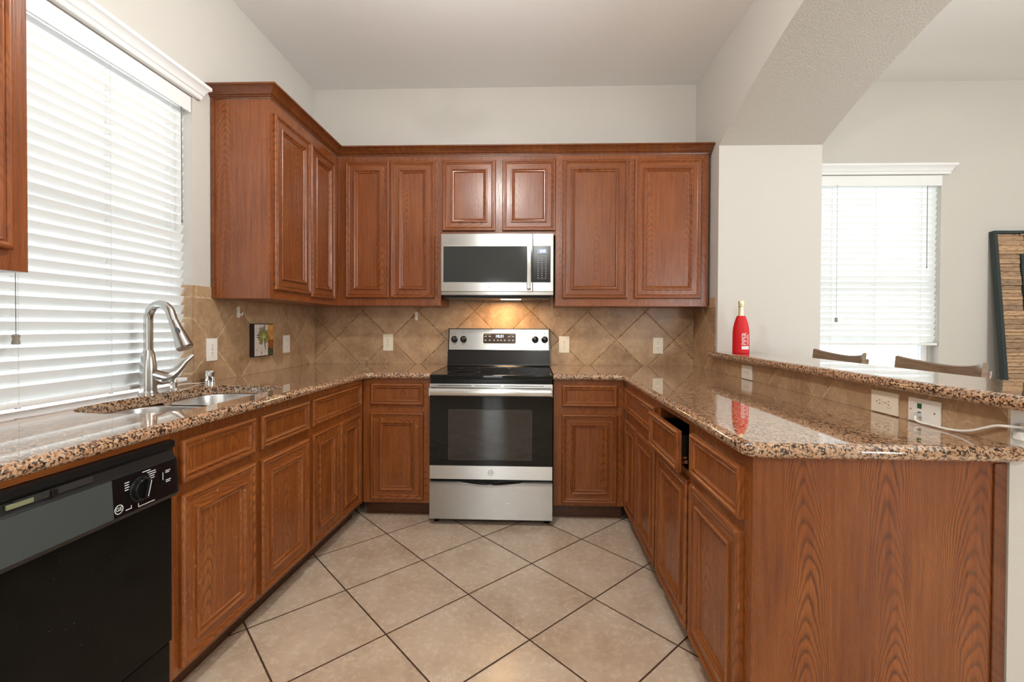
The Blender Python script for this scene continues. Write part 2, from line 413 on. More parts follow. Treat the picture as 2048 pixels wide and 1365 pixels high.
_t.pr(Base_Color=_t.mix(_t.maprange(_nn, 0.5, 0.72), _cc, srgb(66, 44, 30)), Roughness=0.7, Normal=_t.bump(_nn, 0.6, 0.004)); RECL = _t.m
LAMPG = emit('lit_lamp_glass', (1.0, 0.97, 0.92, 1), 3.0)

W, H = 2.912, 3.05
CT = 0.935           # counter top height
CB = 0.895           # counter underside

# ------------------------------------------------------------------ setting
struct(MB().box(-0.3, 6.8, -6.9, 0.4, -0.12, 0.0).build('floor', FLOOR, smooth=False))
struct(MB().box(-0.3, 6.8, -6.9, 0.4, H, H + 0.12).build('ceiling', CEIL, smooth=False))
def wall_with_holes(name, axis, pos, thick, a0, a1, holes, mat, z1=H):
    """wall in the plane axis=pos, spanning a0..a1 along the other axis; holes (a,b,z0,z1)"""
    m = MB(); holes = sorted(holes)
    def bx(a, b, z0, zz):
        if b - a < 1e-4 or zz - z0 < 1e-4: return
        lo, hi = min(pos, pos + thick), max(pos, pos + thick)
        if axis == 'x': m.box(lo, hi, a, b, z0, zz)
        else: m.box(a, b, lo, hi, z0, zz)
    cur = a0
    for a, b, z0, zz in holes:
        bx(cur, a, 0, z1); bx(a, b, 0, z0); bx(a, b, zz, z1); cur = b
    bx(cur, a1, 0, z1)
    return struct(m.build(name, mat, smooth=False))
KW = (-2.19, -1.27, CB, 2.36)
wall_with_holes('wall_left', 'x', 0.0, -0.16, -6.66, 0.0, [KW], WALL)
DWN = (3.78, 4.705, 0.72, 2.36)
wall_with_holes('wall_back', 'y', 0.0, 0.16, -0.16, 6.6, [DWN], WALL)
wall_with_holes('wall_right', 'x', 6.5, 0.16, -6.66, 0.16, [(-3.6, -1.6, 0.5, 2.3)], WALL)
wall_with_holes('wall_rear', 'y', -6.5, -0.16, -0.16, 6.6, [(0.70, 1.22, 0.0, 2.2), (4.05, 5.95, 0.4, 2.25)], WALL)
# arched opening with its pillar, between kitchen and dining room
def arch_z(y):
    s = abs(y + 2.15)
    return 2.805 - 0.012*s - 0.1215*s*s*(1.0 if s < 2 else 1)
m = MB()
XA, XB = W, 3.575
m.box(XA, XB, -0.43, -0.0002, 0.0, H - 0.0002)
m.box(XA, XB, -6.4998, -3.87, 0.0, H - 0.0002)
ys = [-3.87 + i*3.44/48 for i in range(49)]
for ya, yb in zip(ys[:-1], ys[1:]):
    za, zb = arch_z(ya), arch_z(yb)
    q = {k: m.bm.verts.new(p) for k, p in dict(a=(XA, ya, za), b=(XA, yb, zb), c=(XA, yb, H - .0002), d=(XA, ya, H - .0002), e=(XB, ya, za), f=(XB, yb, zb), g=(XB, yb, H - .0002), h=(XB, ya, H - .0002)).items()}
    m.bm.faces.new([q[k] for k in 'abcd']); m.bm.faces.new([q[k] for k in 'hgfe'])
    f = m.bm.faces.new([q[k] for k in 'aefb']); f.material_index = 1
bmesh.ops.remove_doubles(m.bm, verts=m.bm.verts[:], dist=1e-5)
struct(m.build('wall_arch', [WALL, TEXT], smooth=True, angle=25))
# half wall under the raised bar
HW1 = -2.266
struct(MB().box(W, 3.08, HW1, -0.43, 0.0, 1.032).build('wall_peninsula', WALL, smooth=False))
# tiled backsplashes
tag(MB().box(0.0075, W - 0.0075, -0.007, -0.0005, CT + 0.0005, 1.45).build('tile_backsplash', TB, smooth=False), 'tan diagonal tile backsplash on the long wall behind the range', 'backsplash')
m = MB().box(0.0005, 0.0065, -1.27, -0.0005, CT + 0.0005, 1.43)
m.box(-0.10, 0.0005, -1.276, -1.2702, 0.935, 1.43)
tag(m.build('tile_backsplash', TL, smooth=False), 'tan diagonal tile backsplash beside the window, behind the palm picture', 'backsplash')
m = MB().box(W - 0.0065, W - 0.0005, -0.404, -0.0005, CT + 0.0005, 1.43).box(W - 0.0065, W - 0.0005, HW1, -0.404, CT + 0.0005, 1.0315)
tag(m.build('tile_backsplash', TR, smooth=False), 'low tan tile backsplash under the raised granite bar', 'backsplash')
# dining-room skirting
struct(MB().box(3.576, 6.499, -0.016, 0.0, 0.0, 0.10, 0.004).build('baseboard_back', TRIM))

# ------------------------------------------------------------------ windows and blinds
def window_unit(name, axis, pos, a0, a1, z0, z1, sgn, mid=True):
    """white frame with one sash rail and two panes, sgn = outward direction"""
    def bx(m, a, b, d0, d1, zz0, zz1, bev=0.004):
        lo, hi = sorted((pos + sgn*d0, pos + sgn*d1))
        return m.box(lo, hi, a, b, zz0, zz1, bev) if axis == 'x' else m.box(a, b, lo, hi, zz0, zz1, bev)
    m = MB(); f = 0.045
    bx(m, a0, a0+f, 0.10, 0.155, z0, z1); bx(m, a1-f, a1, 0.10, 0.155, z0, z1)
    bx(m, a0+f, a1-f, 0.10, 0.155, z0, z0+f); bx(m, a0+f, a1-f, 0.10, 0.155, z1-f, z1)
    zm = (z0+z1)/2
    if mid: bx(m, a0+f, a1-f, 0.105, 0.15, zm-0.02, zm+0.02)
    o = struct(m.build(name, TRIM))
    pm = MB(); bx(pm, a0+f, a1-f, 0.125, 0.129, z0+f, z1-f, 0)
    pm.build('window_pane', PANE, o, smooth=False)
    return o
window_unit('window_1', 'x', 0.0, KW[0], KW[1], CT + 0.005, KW[3], -1)
window_unit('window_2', 'y', 0.0, DWN[0], DWN[1], DWN[2], DWN[3], 1)
window_unit('added_window_3', 'y', -6.5, 4.05, 5.95, 0.4, 2.25, -1)  # unseen window, added to let in fill light from behind
# rear patio door: white frame, two glazed leaves
m = MB()
for a, b_ in ((0.70, 0.78), (1.14, 1.22)): m.box(a, b_, -6.62, -6.54, 0.0, 2.2, 0.004)
m.box(0.78, 1.14, -6.62, -6.54, 2.10, 2.2, 0.004).box(0.78, 1.14, -6.62, -6.54, 0.0, 0.16, 0.004)
dr = struct(m.build('door_1', TRIM))
MB().box(0.78, 1.14, -6.585, -6.58, 0.16, 2.10).build('door_pane', PANE, dr, smooth=False)
window_unit('added_window_4', 'x', 6.5, -3.6, -1.6, 0.5, 2.3, 1)  # unseen window, added to bring daylight into the dining room

def blind(label, loc, rz, width, z_top, z_bot, pitch, tilt, ladders, lift_at, lift_len, wand_at, wand_len, slat=None, tassel=0.03):
    """local x along the window, local y towards the room is negative; z absolute"""
    t = thing('window_blind', label, 'blind', loc, rz)
    MB().box(0, width, -0.03, 0.03, z_top - 0.05, z_top, 0.004).build('headrail', TRIM, t)
    MB().box(-0.012, width + 0.0, -0.045, -0.033, z_top - 0.072, z_top + 0.005, 0.003).build('valance', TRIM, t)
    nsl = int((z_top - 0.075 - z_bot - 0.02) / pitch)
    m = MB(); hw = 0.025; seg = 6; rings = []
    top, bot = [], []
    for k in range(seg + 1):
        s = -hw + 2*hw*k/seg; c = 0.0028*(1 - (s/hw)**2)
        y = s*math.cos(tilt) + c*math.sin(tilt); z = s*math.sin(tilt) + c*math.cos(tilt)
        ny, nz = -math.sin(tilt)*0.0012, math.cos(tilt)*0.0012
        top.append((y + 0, z + nz)); bot.append((y - 0, z - nz))
    pr = top + bot[::-1]
    m.loops([[(0.006, y, z) for y, z in pr], [(width - 0.006, y, z) for y, z in pr]], True, True, True)
    s0 = m.build('slat', slat, t, angle=50)
    z = z_top - 0.085
    for i in range(nsl):
        o = s0 if i == 0 else s0.copy()
        if i: C.objects.link(o); o.parent = t
        o.location = (0, 0, z - i*pitch); o.rotation_euler = (random.uniform(-0.05, 0.05), 0, 0)
    zl = z - (nsl - 1)*pitch - 0.036
    MB().box(0.004, width - 0.004, -0.026, 0.026, zl - 0.010, zl + 0.008, 0.004).build('bottom_rail', TRIM, t)
    for lx in ladders:
        m = MB()
        for yy in (-0.029, 0.029): m.tube([(lx, yy, z_top - 0.05), (lx, yy, zl)], 0.0007, 6)
        for i in range(nsl): m.tube([(lx + 0.003, -0.029, z - i*pitch - 0.006), (lx - 0.003, 0.029, z - i*pitch + 0.006)], 0.0005, 4)
        m.box(lx - 0.007, lx + 0.007, -0.030, -0.020, zl - 0.013, zl - 0.008, 0.001)
        m.build('ladder_cord', CORD, t)
    for lx in lift_at:
        zz = z_top - 0.06 - lift_len
        m = MB().tube([(lx, -0.047, z_top - 0.06), (lx, -0.05, zz + tassel)], 0.0011, 6)
        c = m.build('lift_cord', CORDD, t)
        m = MB().lathe([(0.003, 0.034), (0.011, 0.030), (0.0085, 0.018), (0.011, 0.003), (0.010, 0.0)], (lx, -0.05, zz), 14)
        m.build('tassel', plain('tassel_resin', srgb(150, 146, 136), 0.4), c)
    for wx in wand_at:
        m = MB().tube([(wx, -0.05, z_top - 0.075), (wx, -0.052, z_top - 0.075 - wand_len)], 0.0022, 8)
        m.lathe([(0.0035, 0.012), (0.0035, 0.0)], (wx, -0.052, z_top - 0.075 - wand_len - 0.005), 8)
        m.build('tilt_wand', CORDD, t)
    return t
blind('white faux-wood blind over the kitchen sink, fully lowered', (-0.046, KW[0] + 0.005, 0), PI/2, 0.91, 2.352, 0.930, 0.0437, math.radians(-66),
      [0.16, 0.495, 0.80], [0.135], 1.125, [0.84], 0.55, SLAT)
blind('white blind on the dining room window beyond the bar', (DWN[0] + 0.002, 0.032, 0), 0.0, 0.921, 2.352, 1.075, 0.0448, math.radians(-68),
      [0.14, 0.46, 0.79], [0.165], 1.02, [0.81], 0.60, SLAT2)
# window cornices (mitred wood headers above the blinds)
def cornice(name, axis, a0, a1, z0):
    pr = [(0.0, 0.0), (0.020, 0.0), (0.024, 0.006), (0.024, 0.018), (0.031, 0.024), (0.034, 0.036), (0.046, 0.050), (0.056, 0.056), (0.056, 0.072), (0.0, 0.072)]
    rings = []
    for (a, sg) in ((a0, -1), (a1, 1)):
        rings.append([((d, a + sg*d*0.8, z0 + h) if axis == 'x' else (a + sg*d*0.8, -d, z0 + h)) for d, h in pr])
    return struct(MB().loops(rings, True, True, True).build(name, TRIM, angle=30))
cornice('trim_1', 'x', -2.24, -1.25, 2.362)
cornice('trim_2', 'y', 3.74, 4.735, 2.362)

# ------------------------------------------------------------------ cabinets
def door_panel(mb, x0, x1, z0, z1, y, kind='door'):
    """mitred frame with raised bead; front looks to -y, back plane at y. material 0 vertical, 1 horizontal"""
    if kind == 'door':
        P = [(0.0, 0.0), (0.0, 0.013), (0.0025, 0.0175), (0.007, 0.020), (0.012, 0.020), (0.0165, 0.0165), (0.0175, 0.0135), (0.021, 0.0135), (0.024, 0.016), (0.027, 0.0135), (0.029, 0.0125),
             (0.058, 0.0125), (0.0585, 0.018), (0.061, 0.0215), (0.066, 0.0215), (0.071, 0.0165), (0.0725, 0.0125), (0.077, 0.0115), (0.080, 0.0135), (0.083, 0.0095), (0.086, 0.0075)]
    else:
        P = [(0.0, 0.0), (0.0, 0.013), (0.0025, 0.0175), (0.007, 0.020), (0.012, 0.020), (0.0165, 0.0165), (0.018, 0.0125), (0.023, 0.0125), (0.026, 0.0155), (0.029, 0.0135), (0.032, 0.0085), (0.034, 0.0075)]
    b = mb.bm
    rings = [[b.verts.new(p) for p in ((x0+d, y-h, z0+d), (x1-d, y-h, z0+d), (x1-d, y-h, z1-d), (x0+d, y-h, z1-d))] for d, h in P]
    for a, c in zip(rings[:-1], rings[1:]):
        for i in range(4):
            f = b.faces.new((a[i], a[(i+1) % 4], c[(i+1) % 4], c[i])); f.material_index = 1 if i in (0, 2) else 0
    f = b.faces.new(rings[-1]); f.material_index = 0
    b.faces.new(rings[0][::-1])
def front(kind, x0, x1, z0, z1, y, parent, mats, name=None):
    m = MB(); door_panel(m, x0, x1, z0, z1, y, kind)
    return m.build(name or ('door' if kind == 'door' else 'drawer'), mats, parent, angle=24)
def frame_box(x0, x1, y0, y1, z0, z1, parent, mat, name='carcass', bev=0.0012):
    return MB().box(x0, x1, y0, y1, z0, z1, bev).build(name, mat, parent)
LOW = [WVL, WHL]; UP = [WV, WH]

# -- uppers on the long wall: doors at y=-0.334, frames at -0.314
def upper(label, x0, x1, z0, z1, doors, loc=(0, -0.314, 0), rz=0.0, depth=0.308, group='oak wall cabinets', side=None):
    t = thing('wall_cabinet', label, 'cabinet', (loc[0], loc[1], z0), rz, None)
    m = MB().box(x0, x1, 0, depth, 0, z1 - z0, 0.001)
    m.build('carcass', side or WV, t)
    for a, b_, za, zb in doors: front('door', a, b_, za - z0, zb - z0, 0.0, t, UP)
    return t
upper('oak wall cabinet with two tall narrow doors, between the corner and the microwave', 0.316, 1.052, 1.372, 2.412,
      [(0.378, 0.688, 1.425, 2.378), (0.697, 1.010, 1.425, 2.378)])
upper('short oak wall cabinet with two small doors directly above the microwave', 1.053, 1.846, 1.862, 2.412,
      [(1.063, 1.432, 1.891, 2.380), (1.480, 1.845, 1.891, 2.380)])
upper('oak wall cabinet with two wide tall doors, between the microwave and the arched opening', 1.847, 2.892, 1.372, 2.412,
      [(1.896, 2.343, 1.425, 2.378), (2.389, 2.840, 1.425, 2.378)])
# -- corner upper on the left wall (faces +x): local x = world +y
t = upper('oak wall cabinet beside the sink window, its wide plain side panel facing the room', 0.0, 1.137 - 0.006, 1.372, 2.412,
      [(0.026, 0.414, 1.421, 2.352), (0.424, 0.758, 1.408, 2.345)], (0.314, -1.137, 0), PI/2, 0.312, side=WSIDE)
MB().box(-0.010, 0.0, 0.294, 0.312, 0.0, 1.04, 0.003).build('scribe_strip', WTRIM, t)
# -- near upper beyond the window
t = upper('oak wall cabinet on the near side of the sink window, cut by the picture edge', 0.0, 0.84, 1.372, 2.412,
      [(0.03, 0.395, 1.425, 2.378), (0.405, 0.795, 1.425, 2.378)], (0.335, -2.300 - 0.84, 0), PI/2, 0.333)

# -- crown moulding along the uppers
CPROF = [(0.0, 0.0), (0.006, 0.0), (0.008, 0.008), (0.014, 0.010), (0.014, 0.014), (0.022, 0.018), (0.030, 0.030), (0.044, 0.043), (0.056, 0.048), (0.060, 0.050), (0.060, 0.058), (0.0, 0.058)]
def sweep_crown(path, name, label, z0):
    """path: list of (x,y, offset dir) with mitre vectors"""
    rings = []
    for (x, y), (mx, my) in path:
        rings.append([(x + d*mx, y + d*my, z0 + h) for d, h in CPROF])
    o = MB().loops(rings, True, True, True).build(name, WTRIM, angle=25)
    return tag(o, label, 'moulding')
sweep_crown([((0.002, -1.138), (0, -1)), ((0.315, -1.138), (1, -1)), ((0.315, -0.315), (1, -1)), ((2.84, -0.315), (0, -1))][:3] + [((2.894, -0.315), (0.25, -1)), ((2.894, -0.002), (0.25, 0))],
            'crown_moulding', 'dark oak crown moulding running along the tops of the wall cabinets', 2.412)

# -- base run under the long wall (face at y=-0.61)
BASEF = -0.61
def base(label, x0, x1, loc, rz, drawers, doors, depth=0.55, z1=CB, mats=LOW, toe=True, hollow=False):
    t = thing('base_cabinet', label, 'cabinet', (loc[0], loc[1], 0), rz)
    if hollow:
        MB().box(x0, x1, 0.0, 0.018, 0.10, z1, 0.001).box(x0, x0 + 0.016, 0.018, depth, 0.10, z1).box(x1 - 0.016, x1, 0.018, depth, 0.10, z1).box(x0 + 0.016, x1 - 0.016, 0.018, depth, 0.10, 0.116).build('carcass', WVL, t)
    else: frame_box(x0, x1, 0.0, depth, 0.10, z1, t, WVL)
    if toe:
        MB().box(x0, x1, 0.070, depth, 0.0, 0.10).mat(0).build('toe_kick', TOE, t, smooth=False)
    for a, b_, za, zb in drawers: front('drawer', a, b_, za, zb, 0.0, t, mats)
    for a, b_, za, zb in doors: front('door', a, b_, za, zb, 0.0, t, mats)
    return t
base('narrow oak base cabinet with one door, between the range and sink run', 0.612, 1.052, (0, BASEF, 0), 0.0,
     [(0.662, 1.003, 0.727, 0.864)], [(0.662, 1.003, 0.125, 0.680)])
base('narrow oak base cabinet with one door, between the range and peninsula', 1.826, 2.268, (0, BASEF, 0), 0.0,
     [(1.878, 2.223, 0.727, 0.864)], [(1.878, 2.223, 0.120, 0.680)])
# -- sink run: turned a little, as in the room
OL = (0.61, -0.61); TH = math.atan2(0.999, 0.043)
base('oak base cabinet at the corner end of the sink run, two narrow doors', -0.652, -0.004, OL, TH,
     [(-0.636, -0.054, 0.725, 0.862)], [(-0.636, -0.349, 0.125, 0.684), (-0.339, -0.066, 0.125, 0.684)], depth=0.46)
t = base('worn oak sink base cabinet with two false drawer fronts, beside the dishwasher', -1.487, -0.653, OL, TH,
     [(-1.446, -1.078, 0.720, 0.862), (-1.040, -0.670, 0.720, 0.860)], [(-1.446, -1.080, 0.123, 0.682), (-1.040, -0.676, 0.122, 0.676)], depth=0.40, hollow=True)
# lower the rear of the sink cabinet so the bowls hang free
# -- peninsula run (faces -x): local x = world -y
XF = 2.268
PL = (XF, 0.0)
base('oak peninsula cabinet nearest the corner with one drawer over two narrow doors', 0.612, 1.378, PL, -PI/2,
     [(0.694, 1.352, 0.725, 0.858)], [(0.705, 0.988, 0.125, 0.672), (0.998, 1.362, 0.122, 0.672)], depth=0.60)
# cabinet with the drawer left a little open
t = thing('base_cabinet', 'oak peninsula cabinet whose single drawer is left slightly open', 'cabinet', (XF, 0, 0), -PI/2)
m = MB()
x0, x1 = 1.379, 1.808
m.box(x0, x1, 0.0, 0.60, 0.10, 0.700).box(x0, x1, 0.0, 0.60, 0.872, CB).box(x0, x0 + 0.03, 0.0, 0.60, 0.70, 0.872).box(x1 - 0.03, x1, 0.0, 0.60, 0.70, 0.872).box(x0 + 0.03, x1 - 0.03, 0.50, 0.60, 0.70, 0.872)
m.build('carcass', WVL, t)
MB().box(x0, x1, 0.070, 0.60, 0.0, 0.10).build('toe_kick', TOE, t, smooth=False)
front('door', 1.398, 1.795, 0.120, 0.672, 0.0, t, LOW)
d = front('drawer', 1.398, 1.795, 0.700, 0.852, -0.034, t, LOW)
MB().box(1.430, 1.434, -0.034, 0.42, 0.72, 0.828).box(1.756, 1.760, -0.034, 0.42, 0.72, 0.828).box(1.434, 1.756, -0.034, -0.022, 0.72, 0.828).box(1.434, 1.756, -0.03, 0.42, 0.72, 0.726).build('drawer_box', DWB, d, smooth=False)
MB().box(1.762, 1.770, -0.034, 0.40, 0.725, 0.737, 0.001).box(1.762, 1.766, -0.034, 0.40, 0.742, 0.75, 0.001).build('drawer_slide', CHROME, d)
t = base('oak peninsula cabinet at the open end, with a big veneer end panel', 1.809, 2.252, PL, -PI/2,
     [(1.826, 2.213, 0.706, 0.852)], [(1.826, 2.213, 0.120, 0.672)], depth=0.62)
e = MB().box(2.252, 2.258, 0.0, 0.642, 0.0, CB).build('end_panel', WPANEL, t, smooth=False)
MB().box(2.2581, 2.264, 0.610, 0.628, 0.0, CB - 0.01, 0.003).box(2.2581, 2.262, 0.628, 0.642, 0.0, CB - 0.01, 0.001).build('corner_strip', WTRIM, t)

# ------------------------------------------------------------------ countertops
def offset_loop(poly, ds):
    """inset a CCW polygon; ds gives the inset of edge i (from point i to i+1)"""
    n = len(poly); out = []
    for i in range(n):
        p0, p1, p2 = Vector(poly[i-1]), Vector(poly[i]), Vector(poly[(i+1) % n])
        e0, e1 = (p1-p0).normalized(), (p2-p1).normalized()
        n0, n1 = Vector((-e0.y, e0.x)), Vector((-e1.y, e1.x))
        d0, d1 = ds[i-1], ds[i]
        det = n0.x*n1.y - n0.y*n1.x
        if abs(det) < 1e-6: out.append(tuple(p1 + n0*((d0 + d1)/2)))
        else:
            c0, c1 = n0.dot(p1) + d0, n1.dot(p1) + d1
            out.append(((c0*n1.y - c1*n0.y)/det, (n0.x*c1 - n1.x*c0)/det))
    return out
def slab(poly, nose, z0, z1, hole=None):
    """poly CCW, nose[i] True where edge i has a rounded front"""
    m = MB(); b = m.bm; R = (z1 - z0)/2; zc = (z0 + z1)/2
    prof = [(R*(1 - math.cos(a)), zc + R*math.sin(a)) for a in [PI/2*k/6 for k in range(-6, 7)]]
    prof = [(R*1.0 if abs(abs(z - zc) - R) < 1e-6 else d, z) for d, z in prof]
    rings = []
    for d, z in prof:
        lp = offset_loop(poly, [d if f else 0.0 for f in nose])
        rings.append([b.verts.new((x, y, z)) for x, y in lp])
    n = len(poly)
    for a, c in zip(rings[:-1], rings[1:]):
        for i in range(n):
            j = (i+1) % n; b.faces.new((a[i], a[j], c[j], c[i]))
    def cap(ring, hring):
        es = [b.edges.get((ring[i], ring[(i+1) % n])) or b.edges.new((ring[i], ring[(i+1) % n])) for i in range(n)]
        if hring:
            k = len(hring); es += [b.edges.get((hring[i], hring[(i+1) % k])) or b.edges.new((hring[i], hring[(i+1) % k])) for i in range(k)]
        bmesh.ops.triangle_fill(b, edges=es, use_beauty=True)
    if hole:
        R2 = 0.004
        lv = []
        for d, z in ((0.0, z0), (0.0, z1 - R2), (-R2*0.3, z1 - R2*0.3), (-R2, z1)):
            cx0 = sum(p[0] for p in hole)/len(hole); cy0 = sum(p[1] for p in hole)/len(hole)
            lv.append([b.verts.new((x + (x-cx0)*(-d)/0.25*0.8, y + (y-cy0)*(-d)/0.35*0.8, z)) for x, y in hole])
        k = len(hole)
        for a, c in zip(lv[:-1], lv[1:]):
            for i in range(k):
                j = (i+1) % k; b.faces.new((a[i], c[i], c[j], a[j]))
        cap(rings[-1], lv[-1]); cap(rings[0], lv[0])
    else: cap(rings[-1], None); cap(rings[0], None)
    return m
def rounded(x0, x1, y0, y1, r, seg=8):
    pts = []
    for cx_, cy_, a0 in ((x1-r, y1-r, 0), (x0+r, y1-r, PI/2), (x0+r, y0+r, PI), (x1-r, y0+r, 1.5*PI)):
        for k in range(seg+1):
            a = a0 + PI/2*k/seg; pts.append((cx_ + r*math.cos(a), cy_ + r*math.sin(a)))
    return pts
def tx(y): return 0.648 - 0.043*(-y - 0.65)       # front edge line of the sink run
HOLE = [(0.505, -1.42), (0.50, -1.36), (0.46, -1.315), (0.40, -1.295), (0.26, -1.285), (0.17, -1.295), (0.115, -1.335), (0.10, -1.40), (0.100, -1.52), (0.092, -1.62),
        (0.070, -1.72), (0.060, -1.82), (0.066, -1.90), (0.095, -1.955), (0.15, -1.99), (0.25, -2.005), (0.36, -2.00), (0.43, -1.975), (0.472, -1.92), (0.486, -1.85), (0.495, -1.65)]
polyL = [(0.0061, -0.0061), (0.0061, -1.27), (-0.095, -1.278), (-0.095, -2.185), (0.0, -2.185), (0.0, -2.82), (tx(-2.82), -2.82), (tx(-0.70), -0.70), (0.655, -0.662), (0.690, -0.645), (1.056, -0.645), (1.056, -0.0061)]
noseL = [False, False, False, False, False, False, True, True, True, True, False, False]
cl = slab(polyL, noseL, CB, CT, HOLE).build('granite_countertop', GRAN, angle=30, flat_top=True)
tag(cl, 'speckled tan granite countertop around the sink, from the window to the range', 'countertop')
xe = W - 0.0061
polyR = [(1.822, -0.0061), (1.822, -0.645), (2.205, -0.645), (2.240, -0.662), (2.243, -0.70), (2.232, -2.245)]
for k in range(1, 7):
    a = PI + PI/2*k/6; polyR.append((2.232 + 0.05 + 0.05*math.cos(a), -2.245 + 0.05*math.sin(a)))
polyR += [(2.905, -2.300)]
for k in range(1, 7):
    a = -PI/2 + PI*k/6; polyR.append((2.915 + 0.026*math.cos(a), -2.2735 + 0.0265*math.sin(a)))
polyR += [(xe, -2.247), (xe, -0.0061)]
polyR = [polyR[0]] + polyR[1:]
nR = len(polyR)
noseR = [False, True, True, True, True] + [True]*(nR - 8) + [False, False, False]
m = slab(polyR, noseR, CB, CT)
tag(m.build('granite_countertop', GRAN, angle=30, flat_top=True), 'speckled tan granite countertop on the peninsula, from the range to its open end', 'countertop')
# raised bar
polyB = [(2.856, -0.405), (2.856, -2.42), (3.20, -2.42), (3.20, -0.431), (W + 0.0, -0.431), (W - 0.0061, -0.405)]
noseB = [True, True, True, False, False, False]
m = slab(polyB, noseB, 1.032, 1.070)
tag(m.build('granite_bar_top', GRAN, angle=30, flat_top=True), 'narrow raised granite bar top under the arched opening', 'bar top')

# wooden rail above the dishwasher
t = thing('filler_rail', 'thin oak strip between the granite edge and the dishwasher', 'rail', (OL[0], OL[1], 0), TH)
MB().box(-2.10, -1.488, -0.012, 0.30, 0.877, CB - 0.0005, 0.001).build('rail', WHL, t)

# ------------------------------------------------------------------ sink
t = thing('kitchen_sink', 'stainless double-bowl undermount sink in the granite by the window', 'sink', (0, 0, CB))
def bowl(x0, x1, y0, y1, depth, r):
    rings = []
    for d, z, rr in ((-0.03, -0.001, r), (-0.004, -0.001, r), (0.0, -0.004, r), (0.010, -depth*0.55, r*0.95), (0.018, -depth + 0.04, r*0.9), (0.035, -depth + 0.012, r*0.85), (0.065, -depth, r*0.6)):
        rings.append([(x, y, z) for x, y in rounded(x0 + d, x1 - d, y0 + d, y1 - d, max(0.02, rr - (d if d < 0 else 0)), 8)])
    m = MB().loops(rings, True, False, True)
    return m
b1 = bowl(0.085, 0.485, -2.000, -1.645, 0.20, 0.10).build('bowl', SINK, t, angle=60); b1['label'] = 'large near bowl'
b2 = bowl(0.110, 0.495, -1.605, -1.300, 0.17, 0.10).build('bowl', SINK, t, angle=60); b2['label'] = 'smaller far bowl'
for bo, (x, y, z) in ((b1, (0.28, -1.82, -0.199)), (b2, (0.30, -1.45, -0.169))):
    MB().lathe([(0.045, 0.0), (0.043, 0.003), (0.030, 0.003), (0.026, -0.0005)], (x, y, z), 24).build('drain', CHROME, bo)

# faucet
t = thing('kitchen_faucet', 'brushed nickel gooseneck pull-down faucet behind the sink', 'faucet', (0.045, -1.585, CT))
MB().lathe([(0.036, 0.0), (0.036, 0.004), (0.032, 0.008), (0.0305, 0.02), (0.0300, 0.10), (0.0285, 0.125), (0.0235, 0.165), (0.0180, 0.188)], n=32).build('body', NICKEL, t)
dx, dy = 0.985, -0.17
L = math.hypot(dx, dy); dx, dy = dx/L, dy/L
R = 0.062
pts = [(0, 0, 0.17), (0, 0, 0.24), (0, 0, 0.30), (0, 0, 0.318)]
for k in range(1, 15):
    a = PI - (PI*0.90)*k/14
    pts.append((dx*(R + R*math.cos(a)), dy*(R + R*math.cos(a)), 0.318 + R*1.08*math.sin(a)))
last = Vector(pts[-1]); dirn = (last - Vector(pts[-2])).normalized()
pts.append(tuple(last + dirn*0.026))
MB().tube(pts, 0.0170, 20).build('spout', NICKEL, t)
p0 = Vector(pts[-1]); dn = (dirn + Vector((dx*0.10, dy*0.10, 0))).normalized()
hd = MB().tube([p0, p0 + dn*0.002, p0 + dn*0.05, p0 + dn*0.105, p0 + dn*0.126, p0 + dn*0.131], [0.0170, 0.0180, 0.0215, 0.0290, 0.0318, 0.028], 20).build('spray_head', NICKEL, t)
side = Vector((-dy, dx, 0))
cam_dir = (Vector((1.68, -3.47, 1.236)) - (Vector((0.045, -1.585, CT)) + p0)).normalized()
bn = (cam_dir - dn*cam_dir.dot(dn)).normalized()
q = p0 + dn*0.055 + bn*0.0205
m = MB()
ring = []
tv = dn.cross(bn)
for s_, off in ((1.0, 0.0), (0.85, 0.0035)):
    ring.append([q + dn*(0.017*s_*math.cos(2*PI*k/16)) + tv*(0.009*s_*math.sin(2*PI*k/16)) + bn*off for k in range(16)])
m.loops(ring, True, True, True).build('spray_button', plain('grey_rubber', srgb(70, 76, 76), 0.5), hd)
hpts, hr = [], []
hx, hy = 0.55, 0.83
for k in range(11):
    s_ = k/10; l = 0.165*s_
    hpts.append((hx*l, hy*l, 0.085 - 0.022*math.sin(PI*min(1, s_*1.25)) + 0.085*max(0, s_ - 0.35)**1.4*1.6)); hr.append(0.0300 if s_ < 0.35 else 0.0300 - 0.0225*((s_ - 0.35)/0.65)**0.7)
MB().tube(hpts, hr, 16).build('lever_handle', NICKEL, t)
# soap dispenser stub and air gap
t = thing('soap_dispenser', 'small chrome dispenser stub on the granite behind the faucet handle', 'dispenser', (0.040, -1.44, CT))
MB().lathe([(0.021, 0), (0.021, 0.004), (0.014, 0.008), (0.013, 0.030)], n=20).build('base', CHROME, t)
MB().lathe([(0.014, 0.030), (0.0145, 0.036), (0.012, 0.046), (0.004, 0.048)], n=20).build('cap', CHROME, t)
t = thing('air_gap_cap', 'shiny chrome cylindrical air gap cap on the granite near the outlet', 'air gap', (0.062, -1.235, CT))
MB().lathe([(0.026, 0), (0.026, 0.012), (0.0235, 0.014), (0.0235, 0.062), (0.0215, 0.067), (0.018, 0.068)], n=28).build('cap', CHROME, t)
a = math.atan2(-3.47 + 1.235, 1.68 - 0.06)
cq = Vector((math.cos(a), math.sin(a), 0)); sq = Vector((-math.sin(a), math.cos(a), 0))
m = MB(); 
